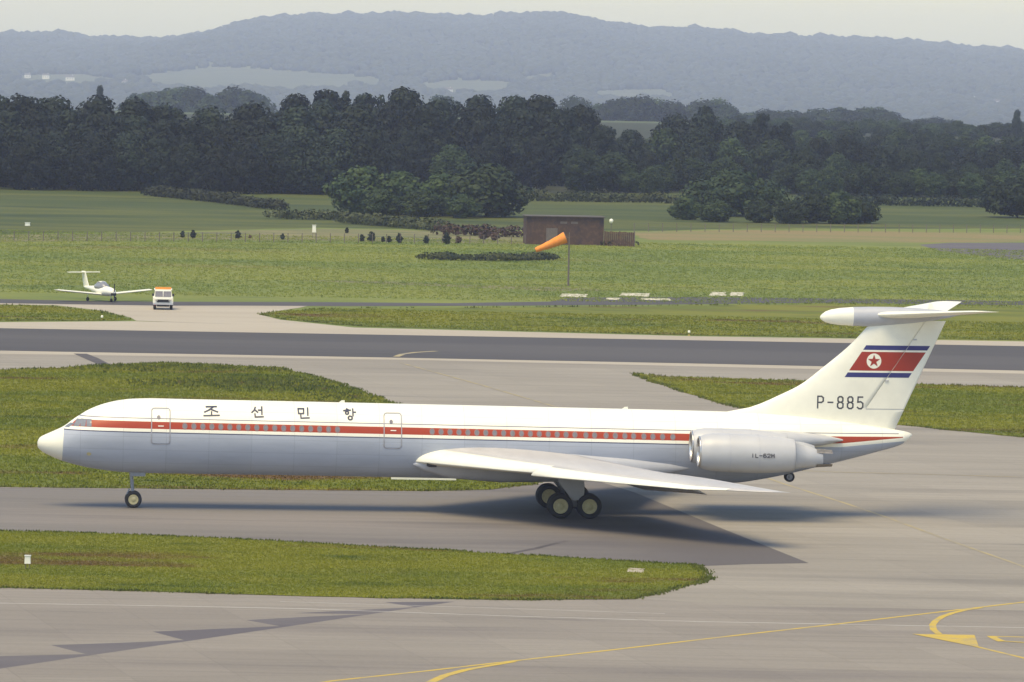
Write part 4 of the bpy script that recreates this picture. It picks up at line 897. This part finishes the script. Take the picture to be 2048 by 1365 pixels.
# ------------------------------------------------------------------ light aeroplane with T-tail
def light_plane():
    p = G(205, 603); A = thing('light_aeroplane', (p[0], p[1], 0), rad(30), 'small white T-tailed low-wing aeroplane on the dark perimeter track', 'aeroplane')
    # local frame: nose towards -Y
    fus = [(-2.55, .10, .95), (-2.5, .26, .97), (-2.2, .40, 1.00), (-1.6, .50, 1.02), (-.8, .56, 1.03), (.4, .56, 1.05), (1.4, .46, 1.10), (2.6, .28, 1.18), (3.9, .13, 1.25), (4.3, .05, 1.27)]
    MB().loft([[(r * math.cos(a), y, z + r * (.92 if math.sin(a) > 0 else .85) * math.sin(a)) for a in (2 * math.pi * k / 20 for k in range(20))] for y, r, z in fus]).build('fuselage', M['white'], A)
    can = [(-.95, .05, 1.40), (-.75, .42, 1.38), (-.1, .56, 1.42), (.6, .55, 1.42), (1.2, .42, 1.38), (1.55, .1, 1.34)]
    hh = [.04, .34, .58, .56, .34, .05]
    MB().loft([[(r * math.cos(a), y, z + h * max(-.3, math.sin(a))) for a in (2 * math.pi * k / 18 for k in range(18))] for (y, r, z), h in zip(can, hh)]).build('canopy', M['screen_glass'], A)
    rf = MB().loft([[(.36 * k * math.cos(a), y, 1.955 + .05 * math.sin(a) - dz) for a in (2 * math.pi * j / 12 for j in range(12))] for y, k, dz in ((-.15, .8, .03), (.3, 1, 0), (.8, .8, .10))]); rf.build('canopy_roof', M['white'], A)
    def foil(f): return 5 * (.2969 * math.sqrt(f) - .126 * f - .3516 * f * f + .2843 * f**3 - .1036 * f**4)
    def sec(x, y0, ch, z, tk, n=8, vert=False):
        fs = [.5 * (1 - math.cos(math.pi * k / n)) for k in range(n + 1)]
        P = [(y0 + ch * f, tk * ch * foil(f) + .004) for f in fs] + [(y0 + ch * f, -tk * ch * foil(f) - .004) for f in reversed(fs)]
        return [(x + d, y, z) for y, d in P] if vert else [(x, y, z + d) for y, d in P]
    for sg in (1, -1):
        MB().loft([sec(sg * x, -.75, 1.22, z, t) for x, z, t in ((.3, .72, .17), (2.5, .92, .16), (5.0, 1.14, .14), (5.15, 1.16, .05))]).build('wing', M['white'], A)
        MB().tube([(sg * 1.5, .25, .85), (sg * 1.52, .25, .22)], .04, 6).build('main_leg', M['white'], A)
        t = MB().lathe([(.10, -.07), (.19, -.08), (.22, 0), (.19, .08), (.10, .07), (.01, .06)], (sg * 1.52, .25, .22), 'X', 16); t.build('wheel', M['tyre'], A)
        MB().loft([sec(sg * x, 4.05, .82, 2.72, .10) for x in (.02, 1.6, 1.68)]).build('tailplane', M['white'], A)
    MB().loft([sec(0, y0, ch, z, .08, vert=True) for y0, ch, z in ((3.0, 1.35, 1.2), (3.55, 1.10, 2.0), (3.95, .95, 2.74), (4.0, .9, 2.84))]).build('fin', M['white'], A)
    MB().lathe([(.01, -2.83), (.08, -2.74), (.13, -2.56)], (0, 0, .96), 'Y', 14).build('spinner', M['grey_paint'], A)
    MB().box((0, -2.66, .96), (.10, .03, 1.82)).build('propeller', M['soot'], A)
    MB().box((0, -2.50, .80), (.55, .10, .26)).build('cowl_intake', M['soot'], A)
    MB().tube([(0, -1.9, .7), (0, -2.0, .2)], .04, 6).build('nose_leg', M['strut'], A)
    MB().lathe([(.08, -.06), (.17, -.07), (.19, 0), (.17, .07), (.08, .06), (.01, .05)], (0, -2.0, .19), 'X', 16).build('wheel', M['tyre'], A)
light_plane()

# ------------------------------------------------------------------ airfield car
def car():
    p = G(326, 620.5); A = thing('airfield_car', (p[0], p[1], 0), rad(4), 'white off-road car with orange roof sign facing the camera on the link taxiway', 'car')
    W = 1.94
    b = MB(); b.box((0, 1.9, .86), (W, 3.9, .62)); b.box((0, .25, 1.12), (W * .84, 1.1, .16), top=(.96, .95)); b.build('body', M['white'], A)
    cab = MB(); cab.box((0, 2.35, 1.52), (W * .93, 3.0, .72), top=(.86, .94), shift=(0, .06)); cab.build('cabin', M['white'], A)
    MB().box((0, 2.40, 1.915), (W * .90, 2.75, .07)).build('roof', M['white'], A)
    for x in (-.40, .40):
        MB().add([(x - .38, .815, 1.24), (x + .38, .815, 1.24), (x + .36, .955, 1.78), (x - .36, .955, 1.78)], [(0, 1, 2, 3)]).build('windscreen', M['glass'], A)
    for sg in (1, -1):
        for y0, y1 in ((1.1, 1.9), (2.0, 2.9), (3.0, 3.7)):
            f = lambda z: sg * (W * .465 - (z - 1.16) / .72 * W * .465 * .14 + .012)
            MB().add([(f(1.28), y0, 1.28), (f(1.28), y1, 1.28), (f(1.74), y1 - .02, 1.74), (f(1.74), y0 + .06, 1.74)], [(0, 1, 2, 3) if sg > 0 else (3, 2, 1, 0)]).build('side_window', M['glass'], A)
        MB().box((sg * .98, .95, 1.42), (.20, .05, .24)).build('mirror', M['black'], A)
        for y in (.55, 3.15):
            t = MB().lathe([(.20, -.12), (.34, -.13), (.39, -.05), (.39, .05), (.34, .13), (.20, .12)], (sg * .80, y, .39), 'X', 20).build('wheel', M['tyre'], A)
            MB().lathe([(.01, -.09), (.18, -.09), (.205, -.12), (.205, .12), (.18, .09), (.01, .09)], (sg * .80, y, .39), 'X', 16).build('rim', M['grey_paint'], t)
        MB().lathe([(.01, -.03), (.09, -.025), (.11, .0)], (sg * .62, -.07, .93), 'Y', 14).build('headlight', M['bare_metal'], A)
        MB().box((sg * .76, -.065, 1.08), (.10, .03, .10)).build('side_lamp', M['orange_panel'], A)
    MB().box((0, -.062, .92), (1.25, .04, .36)).build('grille', M['soot'], A)
    MB().box((0, -.16, .60), (W, .14, .16)).build('bumper', M['grey_paint'], A)
    MB().box((0, .4, .42), (1.2, .6, .2)).build('chassis', M['soot'], A)
    sg_ = thing_part = MB(); sg_.box((0, 1.35, 2.05), (1.56, .14, .24)); sg_.build('roof_sign', M['orange_panel'], A)
    MB().lathe([(.09, 0), (.09, .12), (.05, .17), (.01, .18)], (.0, 1.75, 1.95), 'Z', 12).build('beacon', M['orange_panel'], A)
    MB().box((-.80, -.10, .52), (.14, .05, .12)).build('tow_reflector', M['red_lamp'], A)
car()

# ------------------------------------------------------------------ windsock, shed, fence, signs, lights
def windsock():
    b = G(1136.5, 572.5); Y = b[1]; t = at_depth(1137.5, 470, Y); A = thing('windsock', (b[0], Y, 0), 0, 'orange windsock drooping from a thin pole on the grass', 'windsock')
    m_ = at_depth(1131, 475, Y); e = at_depth(1071, 500.5, Y); top_z = t[2]
    MB().tube([(0, 0, 0), (.0, 0, top_z * .6), (0, 0, top_z + .25)], [.11, .09, .06], 10).build('pole', M['post'], A)
    P0 = Vector((m_[0] - b[0], 0, m_[2])); P1 = Vector((e[0] - b[0], -.35, e[2])); d = (P1 - P0).normalized(); a = d.orthogonal().normalized(); c = d.cross(a); rings = []
    for k in range(11):
        f = k / 10; p = P0 + (P1 - P0) * f + Vector((0, 0, -.06 * math.sin(math.pi * f))); r = .62 - .36 * f + .02 * math.sin(k * 2.3)
        rings.append([p + (a * math.cos(w) + c * math.sin(w)) * r for w in (2 * math.pi * j / 18 for j in range(18))])
    inner = [[p + (P0 + (P1 - P0) * .5 - p) * .02 for p in r] for r in rings]
    MB().loft(rings, 0, (False, False)).build('sock', M['orange'], A)
    hp = MB(); R = rings[0]; hp.tube([tuple(p) for p in R] + [tuple(R[0])], .035, 6); hp.tube([(0, 0, P0.z), tuple(P0)], .04, 6); hp.build('hoop', M['post'], A)
windsock()
def shed():
    l, r = G(1052, 489), G(1207, 491.5); d = r - l; L = float(np.linalg.norm(d)); A = thing('shed', tuple(l), math.atan2(d[1], d[0]), 'long brown flat-roofed shed on the grass behind the windsock', 'shed')
    h0 = at_depth(1052, 432, l[1])[2]; h1 = at_depth(1207, 437.5, r[1])[2]
    h = (h0 + h1) / 2
    MB().box((L / 2, 2.0, h / 2), (L - .1, 3.9, h)).build('core_wall', M['brown_wall'], A)
    n = 34; bw = L / n
    for k in range(n):
        zt = h + random.uniform(-.04, .02)
        MB().box((bw * (k + .5), .02 + random.uniform(-.012, .012), zt / 2), (bw * .93, .05, zt)).build('plank', M['brown_wall'], A)
    n2 = 12
    for k in range(n2): MB().box((L - .02 + random.uniform(0, .02), .2 + 3.7 * (k + .5) / n2, h / 2), (.05, 3.7 / n2 * .93, h)).build('plank', M['brown_wall'], A)
    MB().box((L / 2, 1.95, h + .08), (L + .3, 4.5, .12)).build('roof', M['roof_sheet'], A)
    MB().box((L * .33, -.02, 1.1), (1.5, .06, 2.2)).build('door', M['post'], A)
    for x in (.48, .62): MB().box((L * x, -.02, h * .80), (.9, .06, .28)).build('window', M['post'], A)
shed()
def fence():
    l, r = G(1208, 492), G(1268, 494); d = r - l; L = float(np.linalg.norm(d)); h = at_depth(1268, 465, r[1])[2]
    A = thing('board_fence', tuple(l), math.atan2(d[1], d[0]), 'low brown board fence joined to the right end of the shed', 'fence')
    n = 16
    for k in range(n): MB().box((L * (k + .5) / n, random.uniform(-.01, .01), h / 2 + random.uniform(-.05, .03)), (L / n * .86, .04, h)).build('board', M['brown_wall'], A)
    for k in range(3): MB().box((L * k / 2, .08, h / 2 + .05), (.12, .12, h + .1)).build('post', M['post'], A)
    for z in (.4, h - .35): MB().box((L / 2, .045, z), (L, .05, .10)).build('rail', M['post'], A)
fence()
# faint wire fence in front of the right meadow
def post_fence(pix, n, h, label):
    a, b = G(*pix[0]), G(*pix[1]); A = thing('wire_fence', tuple((a + b) / 2), 0, label, 'fence'); c = (a + b) / 2
    for k in range(n):
        p = a + (b - a) * k / (n - 1) - c; MB().box((p[0], p[1], h / 2), (.10, .10, h)).build('post', M['post'], A)
    w = MB()
    for z in (.4, .8, h - .08): w.tube([tuple(a - c + np.array([0, 0, z])), tuple(b - c + np.array([0, 0, z]))], .012, 4)
    w.build('wire', M['post'], A)
post_fence(((-60, 481), (1050, 489)), 40, 1.25, 'thin wire fence along the field boundary left of the shed')
post_fence(((1268, 464), (2120, 467)), 32, 1.25, 'thin wire fence between the dry field and the right meadow')

def marker(px, base, w, h, label, legs=True, cap=None, name='marker_box', cat='marker'):
    p = G(px, base); A = thing(name, (p[0], p[1], 0), 0, label, cat); lz = h * .45 if legs else 0
    MB().box((0, 0, lz + (h - lz) / 2), (w, w * .7, h - lz), top=(.86, .86)).build('box', M['white'], A)
    if legs:
        for x in (-.35, .35):
            for y in (-.22, .22): MB().box((x * w, y * w, lz / 2), (w * .07, w * .07, lz)).build('leg', M['post'], A)
    MB().box((0, 0, h + .02), (w * 1.06, w * .8, .05)).build('lid', M[cap or 'white'], A)
marker(55, 1140, .30, .68, 'small white marker box on legs in the near grass verge', True, 'cream')
marker(55, 452, .70, .42, 'low white box alone on the far left meadow', False)
marker(628, 477, .52, 1.75, 'white box on tall legs on the field boundary', True)
def lamp_post(px, base, top, label):
    b = G(px, base); h = at_depth(px, top, b[1])[2]; A = thing('lamp_post', (b[0], b[1], 0), 0, label, 'lamp')
    MB().tube([(0, 0, 0), (0, 0, h - .3)], [.06, .04], 8).build('post', M['post'], A)
    MB().lathe([(.01, h - .35), (.22, h - .28), (.30, h - .02), (.22, h + .2), (.01, h + .3)], (0, 0, 0), 'Z', 14).build('globe', M['white'], A)
lamp_post(1222, 470, 442, 'white globe on a thin post behind the low fence')
def edge_light(px, base, label):
    b = G(px, base); A = thing('edge_light', (b[0], b[1], 0), 0, label, 'light')
    MB().lathe([(.13, 0), (.11, .04), (.035, .06), (.035, .26)], (0, 0, 0), 'Z', 12).build('stem', M['yellow'], A)
    MB().lathe([(.11, .25), (.12, .34), (.10, .44), (.01, .48)], (0, 0, 0), 'Z', 12).build('lens', M['white'], A)
edge_light(204, 641, 'small runway edge light on the left verge near the car'); edge_light(1378, 671.5, 'small runway edge light on the far verge left of the fin')
def slab(pix, h, label, mat='white_rub', name='stone_slab', cat='slab'):
    P = [G(x, y) for x, y in pix]; c = sum(P) / len(P); rg = ragged([tuple((p - c)[:2]) for p in P], rng, .5, .06); n = len(rg)
    mb = MB(); V = [(x, y, 0) for x, y in rg] + [(x * .96, y * .9, h * random.uniform(.7, 1.1)) for x, y in rg]
    mb.add(V, [tuple(range(n, 2 * n))] + [(i, (i + 1) % n, n + (i + 1) % n, n + i) for i in range(n)])
    o = mb.build(name, M[mat]); o.location = (c[0], c[1], .02)
    return props(o, label, cat)
slab([(1121, 594), (1172, 595), (1176, 589.5), (1122, 588.5)], .05, 'leftmost white slab beside the perimeter track, below the windsock')
slab([(1240, 592), (1298, 594), (1300, 588), (1244, 587)], .06, 'white slab second from left beside the perimeter track')
slab([(1282, 600), (1342, 602), (1340, 598.5), (1284, 597.5)], .05, 'thin white slab lying on the perimeter track')
slab([(1420, 592), (1452, 592.5), (1452, 586), (1424, 585.5)], .07, 'white slab left of the rightmost one by the track')
slab([(1460, 592.5), (1486, 593), (1488, 586.5), (1462, 586)], .07, 'rightmost white slab beside the perimeter track')
slab([(1212, 599.5), (1238, 600.5), (1240, 597.5), (1214, 597)], .05, 'small white slab at the edge of the perimeter track')
slab([(1252, 1146), (1286, 1147), (1290, 1139), (1258, 1138)], .05, 'pale concrete cover in the tip of the near verge', 'concrete_pale', 'drain_cover', 'cover')
def board():
    a, b = G(782, 962), G(912, 964); c = (a + b) / 2; d = b - a; L = float(np.linalg.norm(d))
    A = thing('marker_board', tuple(c), math.atan2(d[1], d[0]), 'long low white marker board on the grass behind the airliner', 'board')
    MB().box((0, 0, .17), (L, .05, .16)).build('panel', M['white'], A)
    for x in (-.45, 0, .45): MB().box((x * L, .05, .10), (.06, .06, .22)).build('leg', M['post'], A)
board()

# ------------------------------------------------------------------ air
hz_m = bpy.data.materials.new('haze_air'); hz_m.use_nodes = True; nt = hz_m.node_tree
for n_ in list(nt.nodes):
    if n_.type == 'BSDF_PRINCIPLED': nt.nodes.remove(n_)
pv = nt.nodes.new('ShaderNodeVolumePrincipled'); pv.inputs['Color'].default_value = (.62, .69, 1.0, 1); pv.inputs['Absorption Color'].default_value = (1, 1, 1, 1); pv.inputs['Density'].default_value = .000092; pv.inputs['Anisotropy'].default_value = 0.0
nt.links.new(pv.outputs[0], nt.nodes['Material Output'].inputs['Volume'])
hb = MB().box((0, 7050, 29.5), (5900, 14400, 191)).build('haze', hz_m); hb['kind'] = 'stuff'
